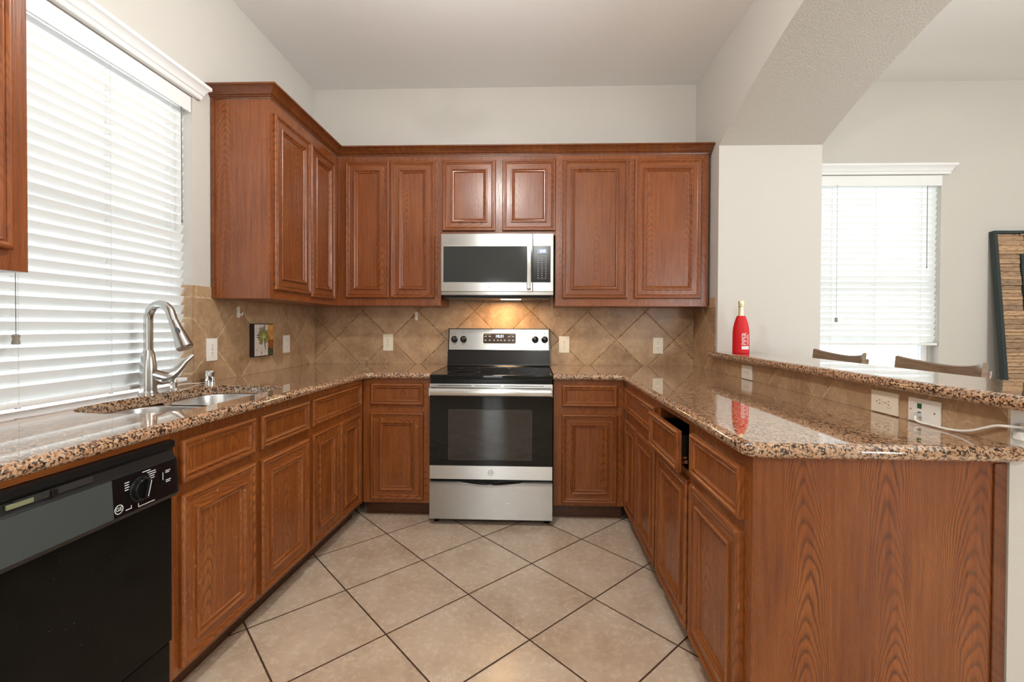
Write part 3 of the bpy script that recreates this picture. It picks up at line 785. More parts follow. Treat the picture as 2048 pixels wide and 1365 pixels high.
m.loops([[cq*0.0238 + sq*(0.006*math.cos(2*PI*k/14)) + Vector((0, 0, 0.038 + 0.016*math.sin(2*PI*k/14))) for k in range(14)],
         [cq*0.0226 + sq*(0.005*math.cos(2*PI*k/14)) + Vector((0, 0, 0.038 + 0.014*math.sin(2*PI*k/14))) for k in range(14)]], True, False, True)
m.build('vent_slot', SLOT, t)
# thin white cord lying along the window side
tag(MB().tube([(0.012, -1.42, CT + 0.004), (0.008, -1.36, CT + 0.012), (0.012, -1.31, CT + 0.010), (0.016, -1.27, CT + 0.004), (0.020, -1.22, CT + 0.004)], 0.0025, 8).build('cord', WPLAST),
    'thin white cord lying on the granite between faucet and air gap', 'cord')

# ------------------------------------------------------------------ range
RX0, RX1, RF = 1.060, 1.817, -0.70
t = thing('electric_range', 'stainless and black glass electric range between the two narrow base cabinets', 'range', ((RX0 + RX1)/2, RF, 0))
hw = (RX1 - RX0)/2
rng = t
MB().box(-hw, hw, 0.032, 0.66, 0.045, 0.905, 0.003).build('body', BLACK, t)
for x in (-hw + 0.03, hw - 0.03):
    for y in (0.07, 0.60): MB().lathe([(0.018, 0.0), (0.018, 0.012), (0.011, 0.014), (0.011, 0.046)], (x, y, 0.0), 14).build('foot', BLACK, t)
# storage drawer with a scooped steel lip
z0, z1 = 0.038, 0.266
lip = []
N = 24
m = MB()
front_pts, back_pts = [], []
for k in range(N + 1):
    s_ = k/N; x = -hw + 2*hw*s_
    q_ = (x - 0.0)/(0.165); sc = -0.012*(1 - q_*q_)**2 if abs(q_) < 1 else 0.0
    front_pts.append((x, z1 + sc))
rings = []
for y, dz, zb in ((0.030, -0.006, z0), (0.004, -0.004, z0), (0.0, -0.007, z0 + 0.003)):
    pass
b = m.bm
cols = []
for x, zt in front_pts:
    sc = zt - z1
    cols.append([b.verts.new(p) for p in ((x, 0.030, z0), (x, 0.003, z0), (x, 0.0, z0 + 0.003), (x, 0.0, zt - 0.020), (x, -0.004 + sc*0.8*0, zt - 0.006), (x, -0.0045, zt - 0.002), (x, 0.0, zt), (x, 0.030, zt))])
for a_, c_ in zip(cols[:-1], cols[1:]):
    for i in range(7): b.faces.new((a_[i], c_[i], c_[i+1], a_[i+1]))
    b.faces.new((a_[7], c_[7], c_[0], a_[0]))
b.faces.new(cols[0]); b.faces.new(cols[-1][::-1])
m.build('storage_drawer', STEELD, t)
# oven door
od = MB().box(-hw, hw, 0.0, 0.030, 0.372, 0.801, 0.002).build('oven_door', BGLASS, t)
MB().box(1.177 - 1.4385, 1.690 - 1.4385, -0.0006, 0.001, 0.408, 0.718, 0.0).build('oven_window', OVWIN, od, smooth=False)
wm = MB(); xa, xb, za, zb = 1.177 - 1.4385, 1.690 - 1.4385, 0.408, 0.718
for q in ((xa, xb, za, za + .0016), (xa, xb, zb - .0016, zb), (xa, xa + .0016, za, zb), (xb - .0016, xb, za, zb)): wm.box(q[0], q[1], -0.0009, 0.0, q[2], q[3])
wm.build('window_outline', plain('grey_outline', srgb(84, 84, 80), 0.5), od, smooth=False)
MB().box(-hw, hw, -0.002, 0.030, 0.288, 0.371, 0.002).build('door_lower_trim', STEEL, od)
bd = MB().lathe([(0.0165, 0.0), (0.0165, -0.0016), (0.0145, -0.0018)], (0.0, -0.002, 0.330), 28, 'y').build('badge', plain('badge_grey', srgb(92, 92, 92), 0.35, 0.6), od)
MB().lathe([(0.0140, -0.0019), (0.0140, -0.0022)], (0.0, -0.002, 0.330), 28, 'y').build('badge_face', STEEL, bd)
text_obj('badge_letters', 'GE', 0.017, GREYINK, bd, Matrix.Translation((0, -0.0044, 0.330)) @ FRONT, 0.0002)
MB().box(-hw, hw, -0.002, 0.030, 0.802, 0.876, 0.003).build('door_upper_trim', STEEL, od)
m = MB()
for xa, xb in ((-hw + 0.055, -0.12), (-0.10, 0.06), (0.08, hw - 0.055)): m.box(xa, xb, -0.0028, 0.0, 0.864, 0.867)
m.build('door_vent', SLOT, od, smooth=False)
# broad bowed handle
hp = [(-0.002, 0.806), (-0.030, 0.804), (-0.047, 0.811), (-0.054, 0.826), (-0.052, 0.842), (-0.044, 0.853), (-0.030, 0.857), (-0.028, 0.850), (-0.038, 0.845), (-0.043, 0.836), (-0.044, 0.826), (-0.039, 0.817), (-0.026, 0.812), (-0.002, 0.812)]
hd_ = MB().prism(hp, 'x', -hw + 0.012, hw - 0.012).build('handle', STEELV, od, angle=40)
for sx in (-1, 1): MB().box(min(sx*(hw - 0.012), sx*(hw - 0.002)), max(sx*(hw - 0.012), sx*(hw - 0.002)), -0.050, 0.0, 0.806, 0.856, 0.004).build('handle_end', STEEL, hd_)
# cooktop: black frame, glass, front rail
ck = MB().box(-hw, hw, -0.002, 0.635, 0.905, 0.932, 0.006, 3).build('cooktop', BGLASS, t)
MB().box(-hw + 0.004, hw - 0.004, 0.003, 0.03, 0.878, 0.905, 0.002).build('front_rail', BLACK, ck)
m = MB()
for x, y, r in ((-0.19, 0.16, 0.105), (0.19, 0.16, 0.080), (-0.19, 0.44, 0.075), (0.19, 0.44, 0.105)):
    m.lathe([(r, 0.0), (r, 0.0003), (r - 0.003, 0.0003), (r - 0.003, 0.0)], (x, y, 0.9322), 40, 'z', False, False)
m.build('burner_ring', plain('burner_print', srgb(60, 60, 60), 0.3), ck)
# backguard
bgd = MB().prism([(0.60, 0.932), (0.612, 0.945), (0.626, 1.044), (0.632, 1.046), (0.664, 1.212), (0.690, 1.212), (0.690, 0.932)], 'x', -hw - 0.004, hw + 0.008).build('backguard', BLACK, t)
m = MB()
pz = lambda z: 0.632 + (z - 1.046)/(1.212 - 1.046)*0.032
m.prism([(pz(1.052) - 0.004, 1.052), (pz(1.206) - 0.004, 1.206), (pz(1.206), 1.206), (pz(1.052), 1.052)], 'x', -hw + 0.004, hw - 0.002)
cp = m.build('control_panel', STEEL, bgd)
slope = Matrix.Rotation(-math.atan2(0.032, 0.166), 4, 'X')
def on_panel(x, z, off=0.0): return Vector((x, pz(z) - 0.004 - off, z))
for i, kx in enumerate((1.104, 1.173, 1.714, 1.785)):
    x = kx - 1.4385; m = MB()
    m.lathe([(0.025, 0.0), (0.025, -0.006), (0.020, -0.009), (0.0185, -0.030), (0.016, -0.032)], (0, 0, 0), 24, 'y')
    m.box(-0.004, 0.004, -0.036, -0.028, -0.018, 0.018, 0.001)
    kn = m.build('knob', BLACK, cp); kn.location = on_panel(x, 1.130, 0.0)
    k2 = MB().box(-0.0009, 0.0009, -0.0366, -0.0355, 0.002, 0.016).build('pointer', WHITEINK, kn, smooth=False)
    MB().box(x - 0.002, x + 0.002, pz(1.176) - 0.0046, pz(1.176) - 0.003, 1.174, 1.180).build('dial_mark', GREYINK, cp, smooth=False)
    MB().box(x - 0.008, x + 0.008, pz(1.090) - 0.0046, pz(1.090) - 0.003, 1.089, 1.091).build('dial_mark', plain('faded_red_print', srgb(150, 110, 100), 0.5), cp, smooth=False)
# display
def rr_panel(x0, x1, z0, z1, r, y0, y1):
    pts = rounded(x0, x1, z0, z1, r, 5); m = MB(); return m.prism(pts, 'y', y0, y1)
dm = rr_panel(-0.128, 0.128, -0.043, 0.043, 0.012, -0.003, 0.0).build('display_bezel', plain('bright_bezel', srgb(214, 212, 208), 0.3, 0.5), cp)
dm.location = on_panel(1.4445 - 1.4385, 1.137); dm.rotation_euler = (-math.atan2(0.032, 0.166), 0, 0)
ds = rr_panel(-0.123, 0.123, -0.038, 0.038, 0.010, -0.0042, -0.002).build('display', plain('display_black', (0.018, 0.015, 0.016, 1), 0.15), dm)
text_obj('clock_digits', '10:31', 0.030, LCD, ds, Matrix.Translation((0.002, -0.0046, 0.016)) @ FRONT, 0.0002)
m = MB()
for x in (-0.105, -0.073, 0.073, 0.102): m.box(x - 0.009, x + 0.009, -0.0047, -0.004, 0.012, 0.018)
for x in (-0.105, -0.073, -0.040, -0.012, 0.012, 0.040, 0.073, 0.102): m.box(x - 0.006, x + 0.006, -0.0047, -0.004, -0.018, -0.010)
for x0_, x1_ in ((-0.112, -0.065), (0.075, 0.108)): m.box(x0_, x1_, -0.0047, -0.004, 0.028, 0.0295)
m.build('button_print', plain('button_grey', srgb(150, 150, 150), 0.5), ds, smooth=False)

# ------------------------------------------------------------------ microwave
MX0, MX1, MF = 1.066, 1.832, -0.39
t = thing('microwave', 'stainless over-the-range microwave with a dark window and keypad', 'microwave', ((MX0 + MX1)/2, MF, 1.443))
hw = (MX1 - MX0)/2; mc = (MX0 + MX1)/2
MB().box(-hw + 0.004, hw - 0.004, 0.03, 0.375, -0.010, 0.412, 0.003).build('body', BLACK, t)
# door (left) and keypad side
SX = 1.692 - mc
d_ = MB().box(-hw, SX - 0.001, 0.0, 0.03, 0.024, 0.416, 0.003).build('door', STEEL, t)
MB().box(-hw + 0.014, 1.690 - mc, -0.0015, 0.001, 0.084, 0.333, 0.0008).build('window_surround', plain('pale_steel_edge', srgb(196, 196, 194), 0.3, 0.7), d_)
MB().box(-hw + 0.0165, 1.6895 - mc, -0.0028, 0.0, 0.0865, 0.3305, 0.0004).build('window', MWIN, d_)
hb = MB().box(1.652 - mc, 1.680 - mc, -0.045, -0.030, 0.042, 0.374, 0.004).build('handle', STEELV, d_)
MB().box(1.657 - mc, 1.675 - mc, -0.034, 0.0, 0.052, 0.072, 0.002).box(1.657 - mc, 1.675 - mc, -0.034, 0.0, 0.345, 0.365, 0.002).build('handle_post', BLACK, hb)
text_obj('brand_lettering', 'SAMSUNG', 0.0165, GREYINK, d_, Matrix.Translation((-0.02, -0.0006, 0.052)) @ FRONT @ Matrix.Scale(1.15, 4, (1, 0, 0)), 0.0004)
k_ = MB().box(SX + 0.0005, hw, 0.0, 0.03, 0.024, 0.416, 0.003).build('control_side', STEEL, t)
kp = MB().box(1.6925 - mc, 1.812 - mc, -0.0025, 0.001, 0.0855, 0.3315, 0.002).build('keypad', BLACK, k_)
kx0 = 1.722 - mc
MB().box(kx0, kx0 + 0.064, -0.0032, -0.001, 0.282, 0.312, 0.0005).build('display', LCDB, kp, smooth=False)
text_obj('clock_digits', '3:35', 0.024, LCD, kp, Matrix.Translation((kx0 + 0.036, -0.0036, 0.2965)) @ FRONT, 0.0002)
m = MB()
for j in range(11):
    z = 0.265 - j*0.0148
    for i in range(3):
        x = kx0 + 0.006 + i*0.026; big = j < 4
        m.box(x - (0.007 if big else 0.003), x + (0.007 if big else 0.003), -0.0032, -0.002, z - (0.0022 if big else 0.0032), z + (0.0022 if big else 0.0032))
m.box(kx0 - 0.002, kx0 + 0.062, -0.0032, -0.002, 0.1095, 0.1105)
m.build('key_print', plain('key_grey', srgb(150, 156, 154), 0.5), kp, smooth=False)
MB().box(-hw, hw, 0.004, 0.03, 0.0, 0.023, 0.002).build('lower_trim', STEELD, t)
MB().box(-hw + 0.02, hw - 0.02, 0.06, 0.35, -0.022, -0.010, 0.004).build('vent_underside', plain('grey_grille', srgb(92, 88, 84), 0.3, 0.8), t)
lens = MB().box(0.02, 0.16, 0.10, 0.16, -0.0245, -0.021, 0.001).build('task_lamp', emit('task_lamp_glow', (1.0, 0.72, 0.42, 1), 6.0), t)
al = area_light('task_light', (mc + 0.03, MF + 0.19, 1.415), (0, 0, 0), 0.16, 0.08, 2.2, (1.0, 0.60, 0.28))

# ------------------------------------------------------------------ dishwasher (turned with the sink run)
t = thing('dishwasher', 'black dishwasher with a round dial, left of the sink cabinet', 'dishwasher', (OL[0], OL[1], 0), TH)
X0, X1 = -2.090, -1.490
MB().box(X0, X1, 0.0, 0.45, 0.10, 0.876, 0.002).build('tub_body', DWB, t)
MB().box(X0 + 0.01, X1 - 0.01, 0.05, 0.45, 0.0, 0.10).build('toe_panel', DWB, t, smooth=False)
dd = MB().box(X0 + 0.003, X1 - 0.003, -0.022, 0.0, 0.250, 0.700, 0.004).build('door', DWP, t)
MB().box(X0 + 0.003, X1 - 0.003, -0.014, 0.0, 0.105, 0.243, 0.004).build('lower_panel', DWP, t)
# console
cs = MB().prism([(-0.034, 0.703), (-0.042, 0.716), (-0.036, 0.820), (-0.028, 0.828), (-0.022, 0.846), (-0.030, 0.856), (-0.030, 0.872), (-0.022, 0.876), (0.0, 0.876), (0.0, 0.703)], 'x', X0 + 0.001, X1 - 0.001).build('console', DWB, t, angle=30)
m = MB().prism([(-0.0435, 0.717), (-0.0375, 0.819), (-0.030, 0.819), (-0.036, 0.717)], 'x', X0 + 0.004, -1.702)
m.build('fascia', GREYP, cs)
m = MB().prism([(-0.0432, 0.717), (-0.0372, 0.819), (-0.030, 0.819), (-0.036, 0.717)], 'x', -1.7015, X1 - 0.012)
fb = m.build('dial_fascia', plain('gloss_black', (0.006, 0.006, 0.007, 1), 0.12), cs)
fy = lambda z: -0.0432 + (z - 0.717)/(0.102)*0.006
kn = MB().lathe([(0.036, 0.0), (0.036, -0.004), (0.031, -0.006), (0.029, -0.016), (0.027, -0.018)], (0, 0, 0), 32, 'y')
kn.box(-0.007, 0.007, -0.030, -0.016, -0.025, 0.025, 0.003)
kn = kn.build('dial', BLACK, fb); kn.location = (-1.622, fy(0.77), 0.771); kn.rotation_euler = (0, 0.25, 0)
MB().box(-0.001, 0.001, -0.0306, -0.0295, -0.02, 0.024).build('dial_mark', WHITEINK, kn, smooth=False)
m = MB()
def bar(x, z, w_, h=0.0022): m.box(x, x + w_, fy(z) - 0.0006, fy(z) + 0.001, z - h/2, z + h/2)
for j in range(4): bar(-1.667, 0.800 - j*0.0065, 0.014 - 0.002*(j % 2))
for j, (x, w_) in enumerate(((-1.612, 0.026), (-1.597, 0.028), (-1.592, 0.024), (-1.590, 0.016), (-1.588, 0.014))): bar(x, 0.813 - j*0.0062, w_)
for x, z, w_ in ((-1.536, 0.793, 0.018), (-1.536, 0.788, 0.014), (-1.536, 0.765, 0.018), (-1.536, 0.760, 0.015), (-1.668, 0.727, 0.018), (-1.630, 0.722, 0.052)): bar(x, z, w_)
m.box(-1.6305, -1.6290, fy(.724) - 0.0006, fy(.724) + 0.001, 0.722, 0.732); m.box(-1.652, -1.6505, fy(.73) - 0.0006, fy(.73) + 0.001, 0.727, 0.735)
m.build('cycle_print', WHITEINK, fb, smooth=False)
m = MB().box(-1.556, -1.540, fy(.775) - 0.002, fy(.775) + 0.001, 0.757, 0.797, 0.002)
sw = m.build('rocker_switch', BLACK, fb)
MB().box(-1.549, -1.547, fy(.775) - 0.0026, fy(.775) - 0.001, 0.770, 0.792).build('switch_mark', WHITEINK, sw, smooth=False)
bz = -1.687; bzz = 0.737
br = MB().lathe([(0.0125, 0.0), (0.0125, -0.0008), (0.0105, -0.0008), (0.0105, 0.0)], (bz, fy(bzz), bzz), 26, 'y', False, False).build('badge', WHITEINK, fb)
text_obj('badge_letters', 'GE', 0.0145, WHITEINK, br, Matrix.Translation((bz, fy(bzz) - 0.0004, bzz)) @ FRONT, 0.0002)
# latch pocket
m = MB().box(-1.915, -1.745, -0.0305, -0.022, 0.831, 0.847)
lp = m.build('latch_pocket', SLOT, cs, smooth=False)
MB().box(-1.845, -1.832, -0.037, -0.024, 0.832, 0.846, 0.002).build('latch_tab', DWB, lp)
MB().box(-1.93, -1.878, -0.0312, -0.026, 0.832, 0.843, 0.001).build('latch_strike', plain('pale_green_metal', srgb(150, 156, 120), 0.4, 0.4), lp)

# ------------------------------------------------------------------ wall plates: local face looks to -y
def plate(label, loc, rz, w_, h_, kind, mat=WPLAST, name='outlet', cat='outlet'):
    t = thing(name, label, cat, loc, rz)
    p = MB().box(-w_/2, w_/2, -0.006, 0.0, -h_/2, h_/2, 0.0025).build('plate', mat, t)
    def recept(cx_, cz_, rot):
        r = MB()
        pts = [(0.017*math.cos(a) if abs(math.cos(a)) < 0.85 else math.copysign(0.0145, math.cos(a)), 0.017*math.sin(a)) for a in [2*PI*k/28 for k in range(28)]]
        if rot: pts = [(v, u) for u, v in pts]
        r.prism([(cx_ + u, cz_ + v) for u, v in pts], 'y', -0.0075, -0.005)
        o = r.build('receptacle', mat, t)
        s_ = MB()
        for sx, ln in ((-0.0055, 0.008), (0.0055, 0.0065)):
            if rot: s_.box(cx_ - ln/2 + 0.003, cx_ + ln/2 + 0.003, -0.0080, -0.0072, cz_ + sx - 0.001, cz_ + sx + 0.001)
            else: s_.box(cx_ + sx - 0.001, cx_ + sx + 0.001, -0.0080, -0.0072, cz_ - ln/2 + 0.003, cz_ + ln/2 + 0.003)
        if rot: s_.lathe([(0.0022, 0.0), (0.0022, -0.0008)], (cx_ - 0.009, -0.0072, cz_), 10, 'y')
        else: s_.lathe([(0.0022, 0.0), (0.0022, -0.0008)], (cx_, -0.0072, cz_ - 0.009), 10, 'y')
        s_.build('slots', SLOT, o, smooth=False)
    if kind == 'v':
        recept(0, 0.020, False); recept(0, -0.020, False)
        MB().lathe([(0.003, 0), (0.003, -0.001)], (0, -0.006, 0), 10, 'y').build('screw', NICKEL, t)
    elif kind == 'h':
        recept(0.020, 0, True); recept(-0.020, 0, True)
        MB().lathe([(0.003, 0), (0.003, -0.001)], (0, -0.006, 0), 10, 'y').build('screw', NICKEL, t)
    elif kind == 'blank':
        MB().lathe([(0.003, 0), (0.003, -0.001)], (0, -0.006, 0.021), 10, 'y').build('screw', NICKEL, t)
        MB().lathe([(0.003, 0), (0.003, -0.001)], (0, -0.006, -0.021), 10, 'y').build('screw', NICKEL, t)
    return t
Lx = 0.0063
plate('white double outlet on the tile between the window and the palm picture', (Lx, -1.149, 1.102), PI/2, 0.080, 0.118, 'v')
plate('plain white blank plate on the tile right of the palm picture', (Lx, -0.423, 1.103), PI/2, 0.084, 0.120, 'blank', name='blank_plate', cat='wall plate')
plate('ivory double outlet behind the counter, on the sink side of the range', (0.581, -0.0063, 1.100), 0, 0.077, 0.128, 'v', IVORY)
plate('ivory double outlet close beside the range backguard, on the peninsula side', (1.934, -0.0063, 1.092), 0, 0.080, 0.126, 'v', IVORY)
plate('ivory double outlet on the back tile near the peninsula corner', (2.641, -0.0063, 1.088), 0, 0.077, 0.124, 'v', IVORY)
Rx = W - 0.0063
plate('small white sideways outlet under the bar near the champagne bottle', (Rx, -0.864, 0.977), -PI/2, 0.122, 0.078, 'h')
plate('ivory sideways outlet under the bar next to the network jack plate', (Rx, -1.864, 0.976), -PI/2, 0.119, 0.076, 'h', IVORY)
t = plate('white network jack plate under the bar with a cable plugged in', (Rx, -2.022, 0.975), -PI/2, 0.116, 0.075, 'none', name='network_plate', cat='wall plate')
m = MB().box(-0.022, -0.006, -0.0066, -0.004, 0.006, 0.022)
m.build('jack', plain('jack_green', srgb(30, 92, 60), 0.5), t, smooth=False)
MB().box(-0.020, -0.008, -0.0066, -0.004, -0.016, -0.004).build('jack', SLOT, t, smooth=False)
for x in (-0.046, 0.040): MB().lathe([(0.003, 0), (0.003, -0.001)], (x, -0.006, 0), 10, 'y').build('screw', NICKEL, t)
MB().box(0.006, 0.022, -0.0068, -0.004, -0.018, 0.022, 0.001).build('blank_insert', WPLAST, t)
# network cable: plug, drooping lead, clip
xk = W - 0.018
pts = [(xk + 0.004, -2.010, 0.962), (xk - 0.008, -2.011, 0.956), (xk - 0.010, -2.014, 0.946), (xk - 0.006, -2.028, 0.941), (xk - 0.004, -2.060, 0.9405), (xk - 0.004, -2.110, 0.9405), (xk - 0.002, -2.150, 0.944), (xk, -2.185, 0.953),
       (xk, -2.215, 0.966), (xk + 0.002, -2.245, 0.979), (xk + 0.006, -2.272, 0.984), (W + 0.03, -2.278, 0.982), (W + 0.10, -2.276, 0.978), (W + 0.165, -2.274, 0.974)]
def smooth_path(p, n=6):
    p = [Vector(q) for q in p]; out = []
    for i in range(len(p) - 1):
        a, b_, c_, d_2 = p[max(i-1, 0)], p[i], p[i+1], p[min(i+2, len(p)-1)]
        for k in range(n):
            s_ = k/n
            out.append(0.5*((2*b_) + (c_ - a)*s_ + (2*a - 5*b_ + 4*c_ - d_2)*s_*s_ + (3*b_ - a - 3*c_ + d_2)*s_**3))
    return out + [p[-1]]
cb_ = thing('network_cable', 'white network cable drooping from the jack plate along the tile', 'cable', (0, 0, 0))
MB().tube(smooth_path(pts), 0.0036, 10).build('lead', WPLAST, cb_)
MB().box(W - 0.026, W - 0.008, -2.016, -2.004, 0.957, 0.968, 0.001).build('plug', plain('clear_plug', srgb(200, 205, 205), 0.2), cb_)
MB().box(W + 0.02, W + 0.03, -2.290, -2.267, 0.974, 0.992, 0.003).build('cable_clip', WPLAST, cb_)
# white ledge trim at the end of the half wall, where the cable rests
m = MB().box(W + 0.002, 3.078, -2.290, HW1 - 0.0002, 0.950, 0.972, 0.005)
tag(m.build('cable_ledge', TRIM), 'small white ledge at the end of the half wall under the cable', 'ledge')

# adhesive hooks
def hook(label, loc, rz):
    t = thing('adhesive_hook', label, 'hook', loc, rz)
    pts = rounded(-0.011, 0.011, -0.033, 0.033, 0.0105, 5)
    MB().prism(pts, 'y', -0.005, 0.0).build('backing', WPLAST, t)
    MB().tube([(0, -0.005, -0.004), (0, -0.012, -0.016), (0, -0.020, -0.018), (0, -0.026, -0.010), (0, -0.027, -0.002)], [0.005, 0.005, 0.0045, 0.004, 0.0035], 10).build('hook', WPLAST, t)
hook('white adhesive hook on the tile above the palm picture', (Lx, -0.930, 1.306), PI/2)
hook('white adhesive hook on the back tile under the cabinet beside the microwave', (0.800, -0.0063, 1.305), 0)

# palm picture: box canvas standing off the tile
t = thing('palm_picture', 'small square canvas of a green fan palm leaf on the tiled wall', 'picture', (0.006, -0.728, 1.040), PI/2)
MB().box(-0.098, 0.098, -0.030, 0.0, 0.0, 0.200, 0.001).build('canvas_edge', plain('dark_brown_canvas', srgb(44, 32, 24), 0.7), t)
_t = NT('mottled_cream'); _nn = _t.noise(_t.coord(), 60, 4, 0.7)
_x, _y, _z = _t.sep(_t.coord())
_t.pr(Base_Color=_t.mix(_t.math('MULTIPLY', _t.maprange(_nn, 0.55, 0.64), _t.maprange(_z, 0.075, 0.02)), _t.ramp(_nn, [(0.3, srgb(208, 198, 190)), (0.7, srgb(232, 226, 214))]), srgb(96, 84, 80)), Roughness=0.8); CREAM = _t.m
cv = MB().box(-0.096, 0.040, -0.0308, -0.029, 0.005, 0.195).build('canvas', CREAM, t, smooth=False)
def splotch(name, c0, c1):
    q = NT(name); nn = q.noise(q.coord(), 45, 4, 0.7); q.pr(Base_Color=q.ramp(nn, [(0.35, c0), (0.65, c1)]), Roughness=0.8); return q.m
MB().box(0.040, 0.098, -0.0309, -0.029, 0.100, 0.195).build('ochre_square', splotch('ochre', srgb(186, 126, 52), srgb(224, 172, 92)), cv, smooth=False)
MB().box(0.040, 0.098, -0.0309, -0.029, 0.048, 0.099).build('rust_square', splotch('rust', srgb(110, 56, 26), srgb(180, 104, 52)), cv, smooth=False)
MB().box(0.040, 0.098, -0.0309, -0.029, 0.004, 0.047).build('green_square', splotch('dark_green', srgb(52, 56, 40), srgb(84, 86, 62)), cv, smooth=False)
m = MB()
ccx, ccz = 0.0, 0.118
for k in range(26):
    a = math.radians(-62 + 304*k/25); ln = 0.072 + 0.008*math.sin(k*1.7)
    if abs(math.degrees(a) + 90) < 10: continue
    ca, sa = math.cos(a), math.sin(a); ln *= 1.0 if ca < 0.3 else 0.72
    if sa < -0.3: ln *= 0.85
    def pt(r, s_): return (ccx + ca*r - sa*s_, -0.0314, ccz + sa*r + ca*s_)
    def pq(r, s_): return (ccx + ca*r - sa*s_, -0.0310, ccz + sa*r + ca*s_)
    vs = [m.bm.verts.new(p) for p in (pt(0.006, 0), pt(ln*0.55, -0.0038), pt(ln*0.92, -0.0034), pt(ln, 0), pt(ln*0.92, 0.0034), pt(ln*0.55, 0.0038))]
    m.bm.faces.new(vs)
m.bm.faces.ensure_lookup_table()
_t = NT('palm_green'); _x, _y, _z = _t.sep(_t.coord())
_rr = _t.math('SQRT', _t.math('ADD', _t.math('POWER', _t.math('SUBTRACT', _x, ccx), 2.0), _t.math('POWER', _t.math('SUBTRACT', _z, ccz), 2.0)))
_t.pr(Base_Color=_t.ramp(_t.maprange(_rr, 0.0, 0.08), [(0.2, srgb(168, 172, 70)), (0.55, srgb(108, 112, 44)), (0.75, srgb(44, 44, 24))]), Roughness=0.8)
m.build('palm_leaf', _t.m, cv, smooth=False)
m = MB(); m.tube([(0.0, -0.0312, 0.112), (0.006, -0.0312, 0.075), (0.014, -0.0312, 0.040)], [0.0022, 0.0026, 0.0018], 6)
m.build('palm_stem', plain('stem_dark', srgb(52, 48, 26), 0.8), cv)

# ------------------------------------------------------------------ champagne bottle in its red jacket
t = thing('champagne_bottle', 'champagne bottle in a bright red zip jacket on the raised bar', 'bottle', (2.985, -0.605, 1.070))
MB().lathe([(0.040, 0.002), (0.043, 0.006), (0.043, 0.15), (0.040, 0.17), (0.028, 0.20), (0.018, 0.225), (0.0150, 0.245), (0.0142, 0.285), (0.0155, 0.288)], n=32).build('glass_body', plain('dark_green_glass', srgb(26, 40, 24), 0.08), t)
MB().lathe([(0.0188, 0.222), (0.0160, 0.244), (0.0150, 0.268), (0.0150, 0.288), (0.0185, 0.290), (0.0190, 0.296), (0.0165, 0.300), (0.0178, 0.306), (0.0178, 0.320), (0.0150, 0.326), (0.0060, 0.3275)], n=28).build('foil_top', GOLD, t)
jk = MB().lathe([(0.0455, 0.0), (0.0485, 0.003), (0.0480, 0.018), (0.0474, 0.020), (0.0480, 0.022), (0.0478, 0.08), (0.0470, 0.130), (0.0440, 0.160), (0.0385, 0.188), (0.0300, 0.216), (0.0245, 0.229), (0.0235, 0.232), (0.0200, 0.232)], n=40).build('jacket', REDN, t)
va = math.atan2(-3.47 + 0.605, 1.68 - 2.985)
def bend_at(rad, a0, zc):
    def f(co):                     # co.x around the bottle, co.y up
        ang = a0 + co.x/rad
        r = rad + co.z
        return Vector((r*math.cos(ang), r*math.sin(ang), zc + co.y))
    return f
R90 = Matrix.Rotation(PI/2, 4, 'Z')
text_obj('jacket_lettering', 'PIPER', 0.040, WHITEINK, jk, R90 @ Matrix.Scale(0.80, 4, (1, 0, 0)), 0.0003, 'LEFT', bend_at(0.0481, va + 0.42, 0.052))
text_obj('jacket_lettering', 'HEIDSIECK', 0.0175, WHITEINK, jk, R90 @ Matrix.Scale(0.80, 4, (1, 0, 0)), 0.0003, 'LEFT', bend_at(0.0481, va + 0.95, 0.052))
m = MB(); rings = []
for k in range(9):
    a = va + 0.10 + 1.05*k/8
    rings.append([(r*math.cos(a), r*math.sin(a), z) for r, z in ((0.0478, 0.026), (0.0484, 0.026), (0.0484, 0.046), (0.0478, 0.046))])
m.loops(rings, True, True, True).build('jacket_block', WHITEINK, jk)

# ------------------------------------------------------------------ bar stools (seen over the bar)
def stool():
    t = thing('bar_stool', 'x', 'stool', (0, 0, 0), 0.0)
    # local: sitter looks to -x, width along y
    for x, y in ((-0.17, -0.18), (-0.17, 0.18), (0.15, -0.18), (0.15, 0.18)):
        MB().tube([(x*1.12, y*1.1, 0.0), (x, y, 0.64)], [0.017, 0.020], 8).build('leg', STOOLW, t)
    MB().box(-0.20, 0.19, -0.21, 0.21, 0.64, 0.685, 0.015, 3).build('seat', STOOLW, t)
    m = MB()
    for z in (0.22,):
        m.box(-0.185, 0.165, -0.205, -0.18, z, z + 0.03, 0.004).box(-0.185, 0.165, 0.18, 0.205, z, z + 0.03, 0.004).box(-0.195, -0.17, -0.19, 0.19, z + 0.06, z + 0.09, 0.004)
    m.build('stretcher', STOOLW, t)
    for y in (-0.195, 0.195):
        MB().tube([(0.150, y, 0.66), (0.185, y, 0.85), (0.215, y*1.03, 1.065)], [0.018, 0.016, 0.013], 8).build('back_post', STOOLW, t)
    # curved top rail, hollow towards the sitter, crest a little lower in the middle
    rings = []
    for k in range(17):
        s_ = -1 + 2*k/16; y = 0.212*s_; x = 0.245 - 0.060*s_*s_
        zt = 1.072 + 0.028*s_*s_; zb = 0.965; th_ = 0.011
        rings.append([(x - th_, y, zb), (x + th_, y, zb), (x + th_ + 0.012, y, zt - 0.004), (x + 0.012, y, zt), (x - th_ + 0.012, y, zt - 0.004)])
    MB().loops(rings, True, True, True).build('top_rail', STOOLW, t, angle=50)
    rings = []
    for k in range(13):
        s_ = -1 + 2*k/12; y = 0.19*s_; x = 0.215 - 0.045*s_*s_
        rings.append([(x - 0.009, y, 0.84), (x + 0.009, y, 0.84), (x + 0.012, y, 0.90), (x - 0.006, y, 0.90)])
    MB().loops(rings, True, True, True).build('back_slat', STOOLW, t, angle=50)
    return t
